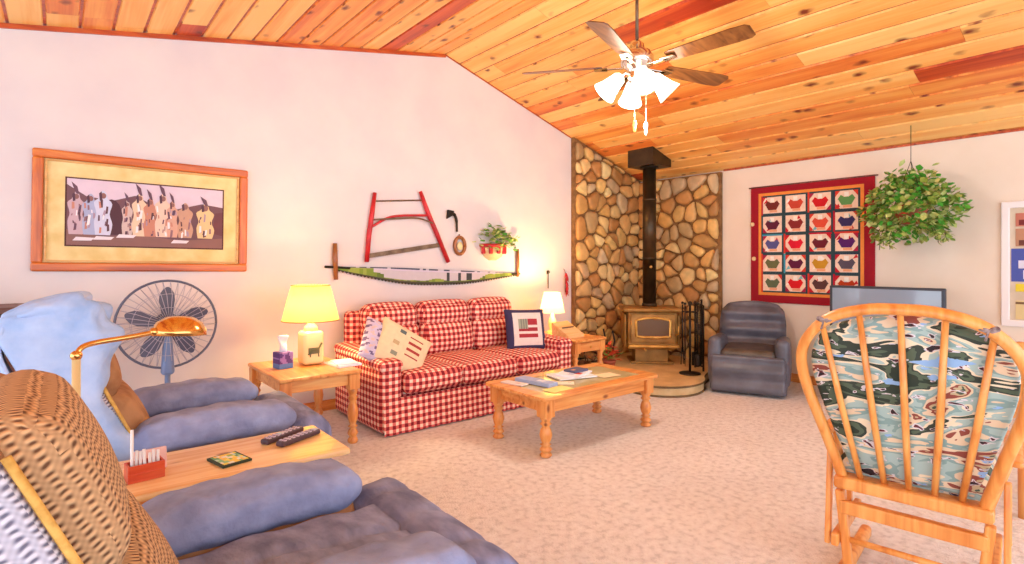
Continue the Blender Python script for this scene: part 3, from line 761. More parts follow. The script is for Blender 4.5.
# two-man crosscut saw with painted blade
xs = thing('crosscut_saw', 'long two-handled crosscut saw with painted landscape blade above the sofa', 'saw', (0, D-.029, 0))
top = spline([(2.07, 1.375), (2.6, 1.365), (3.2, 1.34), (3.8, 1.31), (4.34, 1.285)], 6)
bot = spline([(4.34, 1.265), (4.0, 1.225), (3.6, 1.185), (3.2, 1.18), (2.8, 1.20), (2.4, 1.27), (2.07, 1.345)], 8)
m = MB(); n_ = 60
def samp(P, x):
    P = sorted(P)
    for i in range(len(P)-1):
        if P[i][0] <= x <= P[i+1][0]:
            t = (x-P[i][0])/(P[i+1][0]-P[i][0]+1e-9); return P[i][1]*(1-t)+P[i+1][1]*t
    return P[-1][1]
rr = random.Random(8)
for i in range(n_):
    xa = 2.07+(4.34-2.07)*i/n_; xb = 2.07+(4.34-2.07)*(i+1)/n_
    ta, tb, ba, bb = samp(top, xa), samp(top, xb), samp(bot, xa), samp(bot, xb)
    t = i/n_
    hill = .38+.25*math.sin(t*17)+.15*math.sin(t*41)
    grn = rr.choice([(124, 150, 50), (150, 168, 70), (96, 120, 44)])
    cs = [((78, 74, 56)), grn, (206, 198, 206) if .15 < t < .85 else grn, (214, 204, 222) if .15 < t < .9 else (150, 160, 90)]
    if rr.random() < .07: cs[2] = (60, 62, 66)
    hh = [0, .14, max(.2, hill if not .2 < t < .75 else hill*.5), .8, .9, 1]
    cs = [cs[0], cs[1], cs[2], cs[3], (70, 72, 96)]
    if rr.random() < .25: cs[4] = (206, 200, 214)
    for k in range(5):
        m.add([(xa, -.002, ba+(ta-ba)*hh[k]), (xb, -.002, bb+(tb-bb)*hh[k]), (xb, -.002, bb+(tb-bb)*hh[k+1]), (xa, -.002, ba+(ta-ba)*hh[k+1])], [(0, 1, 2, 3)], 0, S(*cs[k])[:3])
    m.add([(xa, .003, ba), (xb, .003, bb), (xb, .003, tb), (xa, .003, ta)], [(3, 2, 1, 0)], 0, S(90, 80, 60)[:3])
    m.add([(xa, 0, ba), (xb, 0, bb), ((xa+xb)/2, 0, (ba+bb)/2-.016)], [(0, 2, 1), (0, 1, 2)], 0, S(90, 84, 50)[:3])
m.build('blade', paint_m, xs)
m = MB(); m.tube([(2.05, 0, 1.60), (2.05, 0, 1.45), (2.06, 0, 1.25)], [.022, .028, .022], 8); m.build('handle', handle_m, xs)
m = MB(); m.tube([(4.345, 0, 1.58), (4.35, 0, 1.4), (4.345, 0, 1.24)], [.018, .022, .018], 8); m.build('handle', handle_m, xs)
m = MB(); m.tube([(1.95, 0, 1.375), (2.2, 0, 1.36)], .012, 8); m.build('bracket', iron, xs)
m = MB(); m.tube([(4.25, 0, 1.275), (4.38, 0, 1.275)], .012, 8); m.build('bracket', iron, xs)

# red chilli string and small iron hook near the stone
m = MB(); m.tube([(5.17, D-.002, 1.33), (5.17, D-.03, 1.28), (5.17, D-.03, 1.02)], .004, 6, mi=1)
for k in range(22):
    z = 1.27-.012*k; a = random.uniform(0, PI); p = Vector((5.17, D-.05, z)); d = Vector((math.cos(a)*.6, -abs(math.sin(a))*.5, -1)).normalized()
    m.tube([p, p+d*.03, p+d*.065], [.011, .009, .002], 6)
tag(m.build('chilli_string', [redpaint, stem_m]), 'red chilli string hanging on the wall edge beside the fieldstone', 'decoration')
m = MB(); m.tube([(4.86, D, 1.27), (4.86, D-.03, 1.27), (4.86, D-.03, 1.08)], .006, 6); m.ball((4.86, D-.03, 1.29), .022)
tag(m.build('iron_hook', iron), 'small dark iron hook on the wall behind the cream lamp', 'hook')

# dark cabinet against the wall at far left
dc = thing('dark_cabinet', 'dark wooden cabinet against the left wall, its top edge behind the recliner', 'cabinet', (-.72, 4.95, 0))
m = MB(); m.box((0, 0, .55), (1.0, .42, 1.06), .01); m.build('body', darkwood, dc)
m = MB(); m.box((0, 0, 1.11), (1.08, .48, .04), .012); m.build('top', darkwood, dc)
for sx in (-1, 1):
    m = MB(); m.box((sx*.245, -.215, .55), (.46, .02, .95), .008); dd = m.build('door', darkwood, dc)
    m = MB(); m.ball((sx*.05, -.235, .6), .015); m.build('knob', brass, dd)

# =================================================================== SOFA
so = thing('gingham_sofa', 'red and cream gingham three seat sofa against the left wall', 'sofa', (3.1, 4.6, 0))
SW = 2.2   # local: x -1.1..1.1, front y -.55 .. back .5
m = MB(); m.soft((0, .0, .17), (SW-.3, .9, .33), .03, m=4); m.build('base', ging, so)
m = MB()
vs = []; fs = []; nx = 120
for i in range(nx+1):
    x = -1.08+2.16*i/nx; w = .006*math.sin(i*.9)
    vs += [(x, -.535+w, .01), (x, -.52, .3)]
for i in range(nx): fs.append((2*i, 2*i+2, 2*i+3, 2*i+1))
m.add(vs, fs, 0, (1, 1, 1), True)
m.box((0, -.505, .16), (2.1, .02, .28), .004)
m.build('skirt', ging, so)
def armfn(w, u):
    return (w[0], w[1], w[2]+(.05*(w[1]+.1) if u[2] > 0 else 0))
for sx in (-1, 1):
    m = MB(); m.soft((sx*1.0, -.02, .3), (.2, 1.0, .57), .06, puff=(.015, 0, .01), m=6, fn=armfn); ar = m.build('arm', ging, so)
    m = MB(); m.soft((sx*1.0, -.02, .58), (.22, 1.01, .1), .048, m=6, fn=lambda w, u: (w[0], w[1], w[2]+.05*(w[1]+.1))); m.build('arm_roll', ging, ar)
seg = [(-.9, -.32), (-.32, .32), (.32, .9)]
for (xa, xb) in seg:
    m = MB(); m.soft(((xa+xb)/2, -.16, .41), (xb-xa-.006, .8, .17), .05, puff=(0, .015, .03), m=8); m.build('seat_cushion', ging, so)
for (xa, xb) in seg:
    m = MB(); m.soft(((xa+xb)/2, .27, .64), (xb-xa-.006, .22, .36), .08, puff=(0, .05, .01), m=8, rot=(-.16, 0, 0)); bc = m.build('back_cushion', ging, so)
    m = MB(); m.soft(((xa+xb)/2, .33, .88), (xb-xa-.004, .26, .26), .1, puff=(0, .02, .02), m=8, rot=(-.1, 0, 0)); m.build('head_roll', ging, bc)
m = MB(); m.soft((0, .45, .5), (2.0, .14, .9), .05, m=6); m.build('back_frame', ging, so)

# throw pillows
def pillow(name, loc, rot, size, colfn, label, n=26):
    mb = MB()
    def fn(w, u):
        e = (1-u[0]**2)*(1-u[2]**2) if True else 1
        k = .16+.84*max(0, (1-u[0]**4)*(1-u[2]**4))**.5
        c = 1+.05*(abs(u[0]*u[2])**3)
        return (w[0]*c, w[1]*k, w[2]*c)
    mb.soft((0, 0, 0), size, .012, ns=1, m=n, fn=fn, colfn=colfn)
    o = mb.build(name, paint_cloth); o.location = loc; o.rotation_euler = rot
    return tag(o, label, 'pillow')
hs_ = .21
def col_flag(p):
    x, y, z = p[0]/hs_, p[1], p[2]/hs_
    navy = S(62, 54, 92)[:3]; cream = S(238, 220, 212)[:3]
    if max(abs(x), abs(z)) > .8: return navy
    if y > 0.0: return navy
    if -.5 < x < -.02 and -.02 < z < .5: return S(166, 168, 146)[:3] if int((x+1)*14) % 2 else S(132, 132, 120)[:3]
    if -.5 < x < .55 and -.42 < z < .5:
        k = int((z+.42)/.155)
        if k in (0, 2, 4): return S(172, 52, 62)[:3]
        if k == 5: return S(172, 52, 62)[:3]
    return cream
pillow('flag_pillow', (3.83, 4.43, .70), (-.25, .03, -.25), (.44, .15, .42), col_flag, 'square cream pillow with navy border and flag design at the right end of the sofa', 30)
def col_cream(p):
    x, z = p[0]/hs_, p[2]/hs_
    cream = S(244, 220, 178)[:3]
    if p[1] > 0: return cream
    if .1 < x < .7 and -.3 < z < .75:
        k = (z+.3)/1.05*4
        if (k % 1) < .33: return S(176, 56, 52)[:3]
    if -.7 < x < -.05:
        if .5 < z < .68 and -.4 < x < -.18: return S(96, 110, 110)[:3]
        if -.05 < z < .12 and int(x*24) % 2: return S(206, 176, 130)[:3]
        if -.5 < z < -.36 and -.5 < x < -.2: return S(150, 150, 130)[:3]
    return cream
pillow('striped_pillow', (2.29, 4.30, .66), (-.42, .55, -.2), (.48, .15, .38), col_cream, 'cream pillow with short red stripes leaning at the left end of the sofa', 30)
def col_lav(p):
    x, z = p[0], p[2]
    v = math.sin(x*60+math.sin(z*45)*2)*math.sin(z*55)
    if v > .55: return S(120, 100, 140)[:3]
    if v < -.6: return S(240, 200, 190)[:3]
    return S(214, 200, 226)[:3]
pillow('lavender_pillow', (2.16, 4.36, .70), (-.45, .5, .0), (.42, .14, .36), col_lav, 'lavender patterned pillow tucked behind the cream pillow on the sofa')

# =================================================================== TURNED-LEG TABLES
def turned_leg(mb, x, y, h, s=1.0, sq=.1):
    mb.box((x, y, h-sq/2-.005), (.075*s, .075*s, sq), .006)
    H = h-sq
    prof = [(.024, 0), (.03, .01), (.036, .05), (.03, .09), (.022, .12), (.03, .15), (.036, .19), (.026, .25), (.02, .28), (.033, .31), (.02, .34), (.03, .42), (.037, .55), (.03, .68), (.02, .76), (.034, .82), (.022, .87), (.032, .93), (.036, 1)]
    mb.lathe([(r*s, t*H) for r, t in prof], (x, y, 0), 16)
ct = thing('coffee_table', 'honey oak coffee table with four turned legs and glass inlaid top', 'table', (3.33, 3.22, 0))
m = MB()
def rrect(w, h, r, n=5):
    P = []
    for (cx, cy, a0) in ((w/2-r, h/2-r, 0), (-w/2+r, h/2-r, PI/2), (-w/2+r, -h/2+r, PI), (w/2-r, -h/2+r, 1.5*PI)):
        for i in range(n+1): a = a0+PI/2*i/n; P.append((cx+r*math.cos(a), cy+r*math.sin(a)))
    return P
out = rrect(1.36, .72, .05); inn = [(x*.83, y*.7) for x, y in out]
nn = len(out)
vs = [(x, y, .425) for x, y in out]+[(x*1.006, y*1.01, .437) for x, y in out]+[(x, y, .45) for x, y in out]+[(x, y, .45) for x, y in inn]+[(x, y, .425) for x, y in inn]
fs = []
for r_ in range(4):
    for i in range(nn): j = (i+1) % nn; fs.append((r_*nn+i, r_*nn+j, (r_+1)*nn+j, (r_+1)*nn+i))
for i in range(nn): j = (i+1) % nn; fs.append((4*nn+i, 4*nn+j, j, i))
m.add(vs, fs); m.build('tabletop', oakX, ct)
m = MB(); m.prism([(x*.998, y*.998) for x, y in inn], .428, .446); m.build('glass_inlay', mottled('inlay_glass', S(190, 176, 128), S(216, 206, 168), 3, .12, .0), ct)
m = MB()
m.box((0, -.29, .37), (1.12, .022, .1), .003); m.box((0, .29, .37), (1.12, .022, .1), .003); m.box((-.59, 0, .37), (.022, .5, .1), .003); m.box((.59, 0, .37), (.022, .5, .1), .003)
m.build('apron', oakX, ct)
for sx in (-1, 1):
    for sy in (-1, 1):
        m = MB(); turned_leg(m, sx*.59, sy*.28, .425, 1.3, .13); m.build('leg', oakZ, ct)

def end_table(loc, label, w=.62, d=.86):
    t = thing('end_table', label, 'table', loc, group=None)
    m = MB(); m.box((0, 0, .565), (w, d, .03), .01); m.build('tabletop', oakY, t)
    m = MB(); x_, y_ = w/2-.05, d/2-.06
    m.box((0, -y_, .505), (w-.14, .022, .09), .003); m.box((0, y_, .505), (w-.14, .022, .09), .003); m.box((-x_, 0, .505), (.022, d-.16, .09), .003); m.box((x_, 0, .505), (.022, d-.16, .09), .003)
    m.build('apron', oakX, t)
    for sx in (-1, 1):
        for sy in (-1, 1):
            m = MB(); turned_leg(m, sx*x_, sy*y_, .552, 1.15, .12); m.build('leg', oakZ, t)
    return t
end_table((1.52, 4.5, 0), 'honey oak end table with turned legs left of the sofa')
t2 = end_table((4.5, 4.5, 0), 'oak end table holding a lamp between sofa and stove', .5, .82)
# drawer box of the right table
m = MB(); m.box((0, -.375, .49), (.34, .02, .1), .006); dr = m.build('drawer', pineside, t2)
m = MB(); m.ball((0, -.395, .49), .013); m.build('knob', brass, dr)
m = MB(); m.box((0, 0, .17), (.4, .7, .02), .005); m.build('shelf', oakY, t2)

# lamps
def lamp_shade(mb, r0, r1, z0, z1, th=.003, seg=36):
    mb.lathe([(r0, z0), (r1, z1), (r1-th, z1), (r0-th, z0), (r0, z0)], seg=seg, cap=False)
la = thing('table_lamp', 'table lamp with yellow shade and cream jar base on left end table', 'lamp', (1.6, 4.55, .58))
m = MB(); m.soft((0, 0, .14), (.17, .17, .27), .03, m=4); m.lathe([(.06, .27), (.05, .31), (.028, .33), (.028, .36)], seg=20); m.build('jar_base', ceramic, la)
m = MB()
m.soft((-.005, -.088, .12), (.09, .004, .05), .002, m=2); m.tube([(-.05, -.088, .09), (-.02, -.09, .13), (.03, -.09, .13), (.06, -.088, .18)], .008, 6); m.tube([(-.03, -.088, .1), (-.035, -.088, .07)], .005, 5); m.tube([(.03, -.088, .11), (.035, -.088, .07)], .005, 5)
m.build('animal_motif', mottled('motif', S(90, 96, 70), S(120, 110, 80), 9), la)
m = MB(); lamp_shade(m, .225, .15, .36, .65); sh = m.build('lamp_shade', shadeA, la)
trimm = mottled('shade_trim', S(190, 140, 80), S(206, 156, 96), 8)
for (r_, z) in ((.226, .362), (.151, .648)):
    m = MB(); m.tube([(r_*math.cos(2*PI*i/40), r_*math.sin(2*PI*i/40), z) for i in range(41)], .004, 6); m.build('shade_trim', trimm, sh)
m = MB(); m.tube([(0, 0, .36), (0, 0, .45)], .01); m.ball((0, 0, .5), .03, mi=1); m.build('socket', [brass, bulb], la)
lb = thing('small_table_lamp', 'small glowing cream shade lamp on the end table beside the stonework', 'lamp', (4.5, 4.72, .58))
m = MB(); m.lathe([(.06, 0), (.065, .02), (.03, .05), (.045, .1), (.05, .14), (.02, .2), (.015, .26)], seg=20); m.build('base', ceramic, lb)
m = MB(); lamp_shade(m, .15, .095, .245, .48); m.build('lamp_shade', shadeB, lb)
m = MB(); m.ball((0, 0, .34), .028); m.build('bulb', bulb, lb)
# tissue box
tb = thing('tissue_box', 'purple and blue tissue box with a white tissue on left end table', 'tissue box', (1.37, 4.52, .58), .15)
def tcol(p):
    v = math.sin(p[0]*90)+math.sin(p[2]*70+p[0]*50)
    return S(96, 130, 190)[:3] if p[2] < -.025 else (S(90, 60, 130)[:3] if v > 0 else S(150, 120, 190)[:3])
m = MB(); m.soft((0, 0, .065), (.115, .115, .13), .006, ns=1, m=10, colfn=tcol, smooth=False); m.build('box', paint_m, tb)
m = MB(); m.soft((0, 0, .19), (.06, .03, .14), .012, m=6, fn=lambda w, u: (w[0]*(1+.3*u[2]), w[1]+.012*math.sin(w[2]*60+w[0]*40), w[2])); m.build('tissue', paper, tb)
# white papers on left end table
for i, (dx, dy, rz, sz, z) in enumerate(((0, 0, .1, (.2, .26, .018), .589), (.01, -.01, -.12, (.17, .22, .012), .604))):
    m = MB(); m.box((0, 0, 0), sz, .003); m.box((0, 0, 0), (sz[0]*.9, sz[1]*1.005, sz[2]*.5), .001)
    o = m.build('booklet', [paper]); o.location = (1.795+dx*.3, 4.36+dy, z); o.rotation_euler = (0, 0, rz)
    tag(o, ['white booklet lying lowest on the left end table beside the lamp', 'smaller white booklet on top of another on left end table'][i], 'booklet')

# coffee table papers
def magazine(name, loc, rz, size, cols, label, mb=None):
    rr_ = random.Random(len(label))
    m = MB(); m.box((0, 0, size[2]/2), size, .003, col=S(*cols[0])[:3])
    zt = size[2]+.0006
    for k, c in enumerate(cols[1:]):
        x0 = rr_.uniform(-.42, 0)*size[0]; y0 = rr_.uniform(-.42, .1)*size[1]; x1 = x0+rr_.uniform(.2, .45)*size[0]; y1 = y0+rr_.uniform(.12, .3)*size[1]
        m.add([(x0, y0, zt+k*.0003), (x1, y0, zt+k*.0003), (x1, y1, zt+k*.0003), (x0, y1, zt+k*.0003)], [(0, 1, 2, 3)], 0, S(*c)[:3])
    o = m.build(name, paint_m); o.location = loc; o.rotation_euler = (0, 0, rz); return tag(o, label, 'magazine' if name == 'magazine' else 'book' if name == 'book' else 'paper')
magazine('book', (2.94, 3.27, .4505), .12, (.11, .36, .03), [(170, 186, 226), (232, 236, 250)], 'narrow pale blue book lying at the left end of the coffee table')
magazine('newspaper', (2.80, 3.37, .4505), .2, (.09, .22, .01), [(244, 228, 222), (220, 190, 190)], 'folded pinkish white leaflet beside the blue book on coffee table')
magazine('envelope', (2.93, 3.01, .4505), .05, (.22, .13, .004), [(255, 238, 150)], 'pale yellow envelope at the near left corner of the coffee table')
magazine('magazine', (3.36, 3.29, .4505), -.25, (.36, .26, .012), [(238, 236, 240), (150, 170, 200), (220, 190, 170)], 'wide white magazine lying lowest in the pile on coffee table')
magazine('magazine', (3.4, 3.3, .463), .35, (.3, .22, .014), [(244, 242, 250), (200, 206, 230), (214, 60, 50)], 'white magazine on top of the pile on coffee table')
magazine('book', (3.45, 3.32, .4775), .1, (.18, .13, .018), [(90, 96, 130), (226, 170, 140)], 'small dark blue book topmost on the magazine pile')
magazine('newspaper', (3.12, 3.12, .4505), .8, (.1, .14, .006), [(246, 238, 214), (214, 206, 190)], 'cream folded paper between blue book and magazine pile')
magazine('leaflet', (3.62, 3.12, .4505), -.1, (.2, .14, .003), [(244, 222, 180)], 'tan leaflet near the right front of the coffee table')

# wooden candle-box thing and basket on right end table
wb = thing('wooden_rack', 'small slanted pale wooden desk rack on the right end table', 'rack', (4.42, 4.4, .58), .1)
m = MB()
m.add([(-.14, -.14, 0), (.14, -.14, 0), (.14, .1, 0), (-.14, .1, 0), (-.14, -.14, .03), (.14, -.14, .03), (.14, .1, .16), (-.14, .1, .16)],
      [(3, 2, 1, 0), (4, 5, 6, 7), (0, 1, 5, 4), (1, 2, 6, 5), (2, 3, 7, 6), (3, 0, 4, 7)]); m.build('body', pineX, wb)
m = MB(); m.box((0, -.02, .105), (.2, .015, .01), .003, rot=(.5, 0, 0)); m.build('rail', darkwood, wb)
bk = thing('wicker_basket', 'dark wicker basket on the shelf under the lamp of right end table', 'basket', (4.5, 4.3, .181))
m = MB(); m.lathe([(.1, 0), (.13, .05), (.14, .11), (.13, .11), (.12, .05), (.09, .01)], seg=22, sx=1.2); m.build('body', wicker, bk)
m = MB(); m.tube([(.165*math.cos(PI*i/12), 0, .1+.12*math.sin(PI*i/12)) for i in range(13)], .008, 6); m.build('handle', wicker, bk)
pn = thing('red_leaved_plant', 'small potted plant with red leaves standing on the hearth beside end table', 'plant', (4.98, 4.27, .12))
m = MB(); m.lathe([(.06, 0), (.085, .13), (.09, .13), (.09, .15), (.075, .15)], seg=20); m.build('pot', terracotta, pn)
redleaf = mottled('red_leaf', S(196, 60, 36), S(226, 96, 56), 12, .6, .1)
m = MB()
for i in range(70):
    a = random.uniform(0, 2*PI); r_ = random.uniform(.0, .11); z = .16+random.uniform(0, .2)*(1-r_/.2)
    leaf(m, (r_*math.cos(a), r_*math.sin(a), z), (math.cos(a), math.sin(a), random.uniform(-.2, .7)), random.uniform(.06, .1), random.choice([0, 0, 1]))
m.tube([(0, 0, .14), (0, 0, .3)], .008, 6, mi=1)
m.build('foliage', [redleaf, leaf1], pn)

# =================================================================== RECLINERS
BKB, BKD, BKN = (-.40, .38), (-.407, .914), (.914, .407)      # base point, up direction and normal of the leaning back
def back_pt(s_, n_, ox=0): return (ox+BKB[0]+BKD[0]*s_+BKN[0]*n_, BKB[1]+BKD[1]*s_+BKN[1]*n_)
def recliner(loc, rz, label, arm_tint, waf):
    t = thing('recliner', label, 'recliner', loc, rz)
    m = MB(); m.soft((-.05, 0, .2), (.8, .82, .3), .03, m=4); m.build('base', brown, t)
    def tuft(w, u):
        k = 1 if u[2] > .3 else 0
        return (w[0], w[1], w[2]-k*(.016*math.exp(-(math.sin(w[1]*12+.3*math.sin(w[0]*9))/.22)**2)+.006*math.sin(w[0]*26+w[1]*6)))
    m = MB(); m.soft((-.03, 0, .41), (.76, .58, .18), .07, puff=(0, 0, .04), m=26, fn=tuft); m.build('seat', seatf, t)
    m = MB(); m.soft((.39, 0, .32), (.25, .94, .38), .09, puff=(.03, 0, .03), m=26, fn=tuft); m.build('footrest', seatf, t)
    for sy in (-1, 1):
        m = MB(); m.soft((-.1, sy*.385, .31), (.76, .225, .44), .09, puff=(0, .015, 0), m=8); ar = m.build('arm', brown, t)
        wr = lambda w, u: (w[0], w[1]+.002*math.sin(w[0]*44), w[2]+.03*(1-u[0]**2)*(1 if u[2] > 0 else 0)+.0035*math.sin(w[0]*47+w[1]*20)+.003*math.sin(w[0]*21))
        m = MB(); m.soft((-.09, sy*.385, .545), (.75, .245, .15), .072, puff=(.02, .01, .01), ns=5, m=20, fn=wr); pd = m.build('daylit_arm_top', arm_tint, ar)  # upper arm coloured as daylit, the same upholstery as the brown below
    tilt = -math.atan2(.407, .914)
    x, z = back_pt(.42, -.09); m = MB(); m.soft((x, 0, z), (.2, .84, .84), .09, puff=(.0, 0, .02), m=10, rot=(0, tilt, 0)); bsh = m.build('backrest', brown, t)
    x, z = back_pt(.40, -.07); m = MB(); m.soft((0, 0, 0), (.16, .04, .74), .018, m=8); m.build('side_panel', wafg, bsh, (x, -.425, z), (0, tilt, 0))
    m = MB(); m.tube([(back_pt(k_, .02)[0], -.435, back_pt(k_, .02)[1]) for k_ in (.03, .3, .6, .76)], .008, 8); m.build('piping', pipingm, bsh)
    x, z = back_pt(.22, .0); m = MB(); m.soft((0, 0, 0), (.17, .70, .40), .08, puff=(.035, 0, .01), m=12); m.build('lower_pillow', waf, bsh, (x, 0, z), (0, tilt, 0))
    x, z = back_pt(.60, .0); m = MB(); m.soft((0, 0, 0), (.19, .72, .40), .085, puff=(.03, 0, .02), m=12); m.build('head_pillow', waf, bsh, (x, 0, z), (0, tilt, 0))
    return t
recliner((.62, 1.72, 0), 0, 'brown recliner nearest the camera with waffle weave back and arm tops tinted daylight blue', daylit_blue, waf)
recliner((.74, 3.63, 0), 0, 'brown recliner beyond the console with a pale blue throw over its back', daylit_blue, brown)
# throw draped over the near half of the far recliner's back
m = MB(); vs = []; fs = []
prof = [(.02, .03), (.2, .0), (.4, -.01), (.55, .05), (.7, .13), (.82, .13), (.9, .05), (.92, -.08), (.86, -.21), (.7, -.24), (.4, -.24)]
path = spline(prof, 5)
ny = 40; np_ = len(path); ns_ = 14
for i, (sa, na) in enumerate(path):
    s_ = i/np_
    wid = .02+.27*max(0, min(1, (s_-.24)*4))
    for j in range(ny+1):
        if j < ns_:                      # columns hanging over the near side of the back
            k = j/ns_; nn_ = min(na, -.21)+(na-min(na, -.21))*k; y = 3.185
            dy = -.012-.012*abs(math.sin(s_*22+k*5)); dn = 0
        else:
            k = (j-ns_)/(ny-ns_); nn_ = na; y = 3.19+wid*k+.03*math.sin(s_*12)*k; dy = 0
            dn = (.012*math.sin(y*46+s_*9)+.010*math.sin(y*21-s_*26)+.010*math.sin(s_*60+y*9))*(1+.9*(s_ > .3))+.012
            if s_ > .62: dn = -abs(dn)
        sa2 = sa+(.012*math.sin(y*40+j*.3) if s_ > .45 else 0)
        px, pz_ = back_pt(sa2+(.02 if .45 < s_ < .75 else 0), nn_+dn, .74)
        vs.append((px, y+dy, pz_))
for i in range(np_-1):
    for j in range(ny): a = i*(ny+1)+j; fs.append((a, a+1, a+ny+2, a+ny+1))
m.add(vs, fs, 0, (1, 1, 1), True)
o = m.build('throw_blanket', throwm); tag(o, 'pale blue throw blanket draped over the far recliner back', 'blanket')
sd = o.modifiers.new('thick', 'SOLIDIFY'); sd.thickness = .022; sd.offset = 0
sb = o.modifiers.new('sub', 'SUBSURF'); sb.levels = 1; sb.render_levels = 1

# grey recliner by the stove
gr = thing('grey_recliner', 'grey leather tufted recliner against the back wall beside the stove', 'recliner', (5.99, 3.07, 0), math.radians(203))
m = MB(); m.soft((-.0, 0, .2), (.74, .76, .36), .03, m=4); m.build('base', leather, gr)
m = MB(); m.soft((-.0, 0, .39), (.72, .56, .17), .06, puff=(0, 0, .02), m=8); m.build('seat', leatherd, gr)
m = MB(); m.soft((.37, 0, .22), (.1, .74, .4), .04, puff=(.02, 0, 0), m=12, fn=lambda w, u: (w[0]+(.016*math.sin(w[2]*34) if u[0] > .3 else 0), w[1], w[2])); m.build('footrest', leather, gr)
for sy in (-1, 1):
    m = MB(); m.soft((.0, sy*.335, .34), (.72, .14, .5), .065, puff=(0, .015, .0), m=8, fn=lambda w, u: (w[0], w[1], w[2]+.02*u[0]*(1 if u[2] > 0 else 0))); m.build('arm', leather, gr)
m = MB(); m.soft((-.35, 0, .635), (.2, .72, .56), .085, puff=(.03, 0, .05), m=20, rot=(0, -.18, 0), fn=lambda w, u: (w[0]+(.028*math.cos(w[2]*34+.5)-.012*(abs(math.sin(w[1]*13))) if u[0] > .3 else 0), w[1]*(1-.1*max(0, u[2])**2), w[2])); m.build('backrest', leather, gr)

# =================================================================== CONSOLE AND THINGS ON IT
cs = thing('console_table', 'long pale pine console chest between the two brown recliners', 'console table', (.24, 2.8, 0))
m = MB(); m.box((0, 0, .505), (1.7, .5, .03), .01); m.build('tabletop', pineX, cs)
m = MB(); m.box((-.02, 0, .27), (1.5, .4, .44), .006); m.build('body', pineside, cs)
m = MB(); m.box((-.02, 0, .03), (1.54, .44, .06), .01); m.build('plinth', pineside, cs)
ph_ = thing('pen_holder', 'red wooden box of white pens on the pine console', 'pen holder', (.275, 2.74, .52), .1)
m = MB()
for (c, s_) in (((0, -.035, .035), (.13, .008, .07)), ((0, .035, .035), (.13, .008, .07)), ((-.061, 0, .035), (.008, .064, .07)), ((.061, 0, .035), (.008, .064, .07)), ((0, 0, .004), (.13, .07, .008))): m.box(c, s_, .002)
m.box((0, -.04, .035), (.132, .003, .006), .001)
m.build('box', woody('red_box', S(180, 50, 26), S(206, 76, 40), S(220, 100, 60), 0), ph_)
for k in range(7):
    x_ = -.047+.0155*k; m = MB(); tp = .112+random.uniform(-.012, .012)
    if k == 0: tp = .21
    m.tube([(x_, random.uniform(-.02, .0), .01), (x_+random.uniform(-.004, .004), .0, tp)], .0062, 8)
    o = m.build('pen', white); o.parent = None
    o.location = (.275, 2.74, .52); o.rotation_euler = (0, 0, .1)
    tag(o, 'tall white pen rising from the red box on the console' if k == 0 else 'short white pen standing in the red box on the console', 'pen', 'white pens in the red box' if k else None)
nt_ = thing('note_pad', 'pinkish note pad standing behind the pens on the console', 'note pad', (.3, 2.83, .52), .1)
m = MB(); m.box((0, 0, .045), (.13, .02, .09), .003, rot=(-.15, 0, 0)); m.build('sheets', plain('pink_paper', S(236, 196, 190), .8), nt_)
m = MB(); m.box((0, 0, .006), (.13, .16, .011), .003, col=S(50, 66, 50)[:3])
rr2 = random.Random(4)
for i in range(9):
    for j in range(6):
        c = rr2.choice([(150, 206, 160), (246, 226, 90), (236, 232, 220), (110, 170, 120), (244, 206, 110), (200, 226, 210)])
        if 2 < i < 7: c = rr2.choice([(250, 236, 110), (240, 240, 226), (246, 214, 96), (150, 196, 120)])
        x0 = -.055+.0122*i; y0 = -.07+.0233*j
        m.add([(x0, y0, .0122), (x0+.0122, y0, .0122), (x0+.0122, y0+.0233, .0122), (x0, y0+.0233, .0122)], [(0, 1, 2, 3)], 0, S(*c)[:3])
o = m.build('coaster', paint_m); o.location = (.595, 2.735, .52); o.rotation_euler = (0, 0, .22+PI/2*0); tag(o, 'green and yellow patterned square coaster on the pine console', 'coaster')
for k, (x_, y_, rz, lab) in enumerate(((.885, 2.92, .5, 'long dark remote control farther back at the console end'), (.935, 2.83, .44, 'long dark remote control nearer the front of the console end'))):
    rc = thing('remote_control', lab, 'remote control', (x_, y_, .52), rz, 'remote controls on the console')
    m = MB(); m.soft((0, 0, .014), (.25, .052, .026), .01, m=4); m.build('body', plain('remote_dark_%d' % k, S(74, 52, 66), .4), rc)
    m = MB()
    for a in range(8):
        for b_ in range(3):
            m.soft((-.1+.027*a, -.015+.015*b_, .028), (.016, .009, .006), .002, ns=1, m=1)
    m.build('buttons', plain('remote_keys_%d' % k, S(206, 190, 210), .5), rc)
    m = MB(); m.soft((.1 if k else -.02, 0, .0285), (.03, .03, .005), .002, ns=1, m=2); m.build('key_pad', plain('remote_pad_%d' % k, S(190, 206, 220), .4), rc)

# brass pharmacy lamp
pl = thing('pharmacy_floor_lamp', 'floor lamp with domed brass shade on a bent arm behind near recliner', 'lamp', (.045, 2.40, 0))
m = MB(); m.lathe([(.12, 0), (.12, .015), (.03, .03)], seg=28); m.build('base', brass, pl)
m = MB(); m.tube([(0, 0, .02), (0, 0, 1.1)], .0125, 12); m.build('pole', cream_metal, pl)
m = MB(); m.tube(spline([(0, 0, 1.08), (.01, .005, 1.12), (.05, .03, 1.135), (.16, .07, 1.143), (.27, .115, 1.155)], 4), .0095, 10); m.build('arm', brass, pl)
m = MB(); m.ball((0, 0, 1.1), .018); m.build('joint', brass, pl)
m = MB(); m.ball((.235, .1, 1.152), .017); m.ball((.255, .109, 1.155), .02); m.build('joint', brass, pl)
m = MB(); Ms = Matrix.Rotation(.42, 4, 'Z') @ Matrix.Rotation(.08, 4, 'Y')
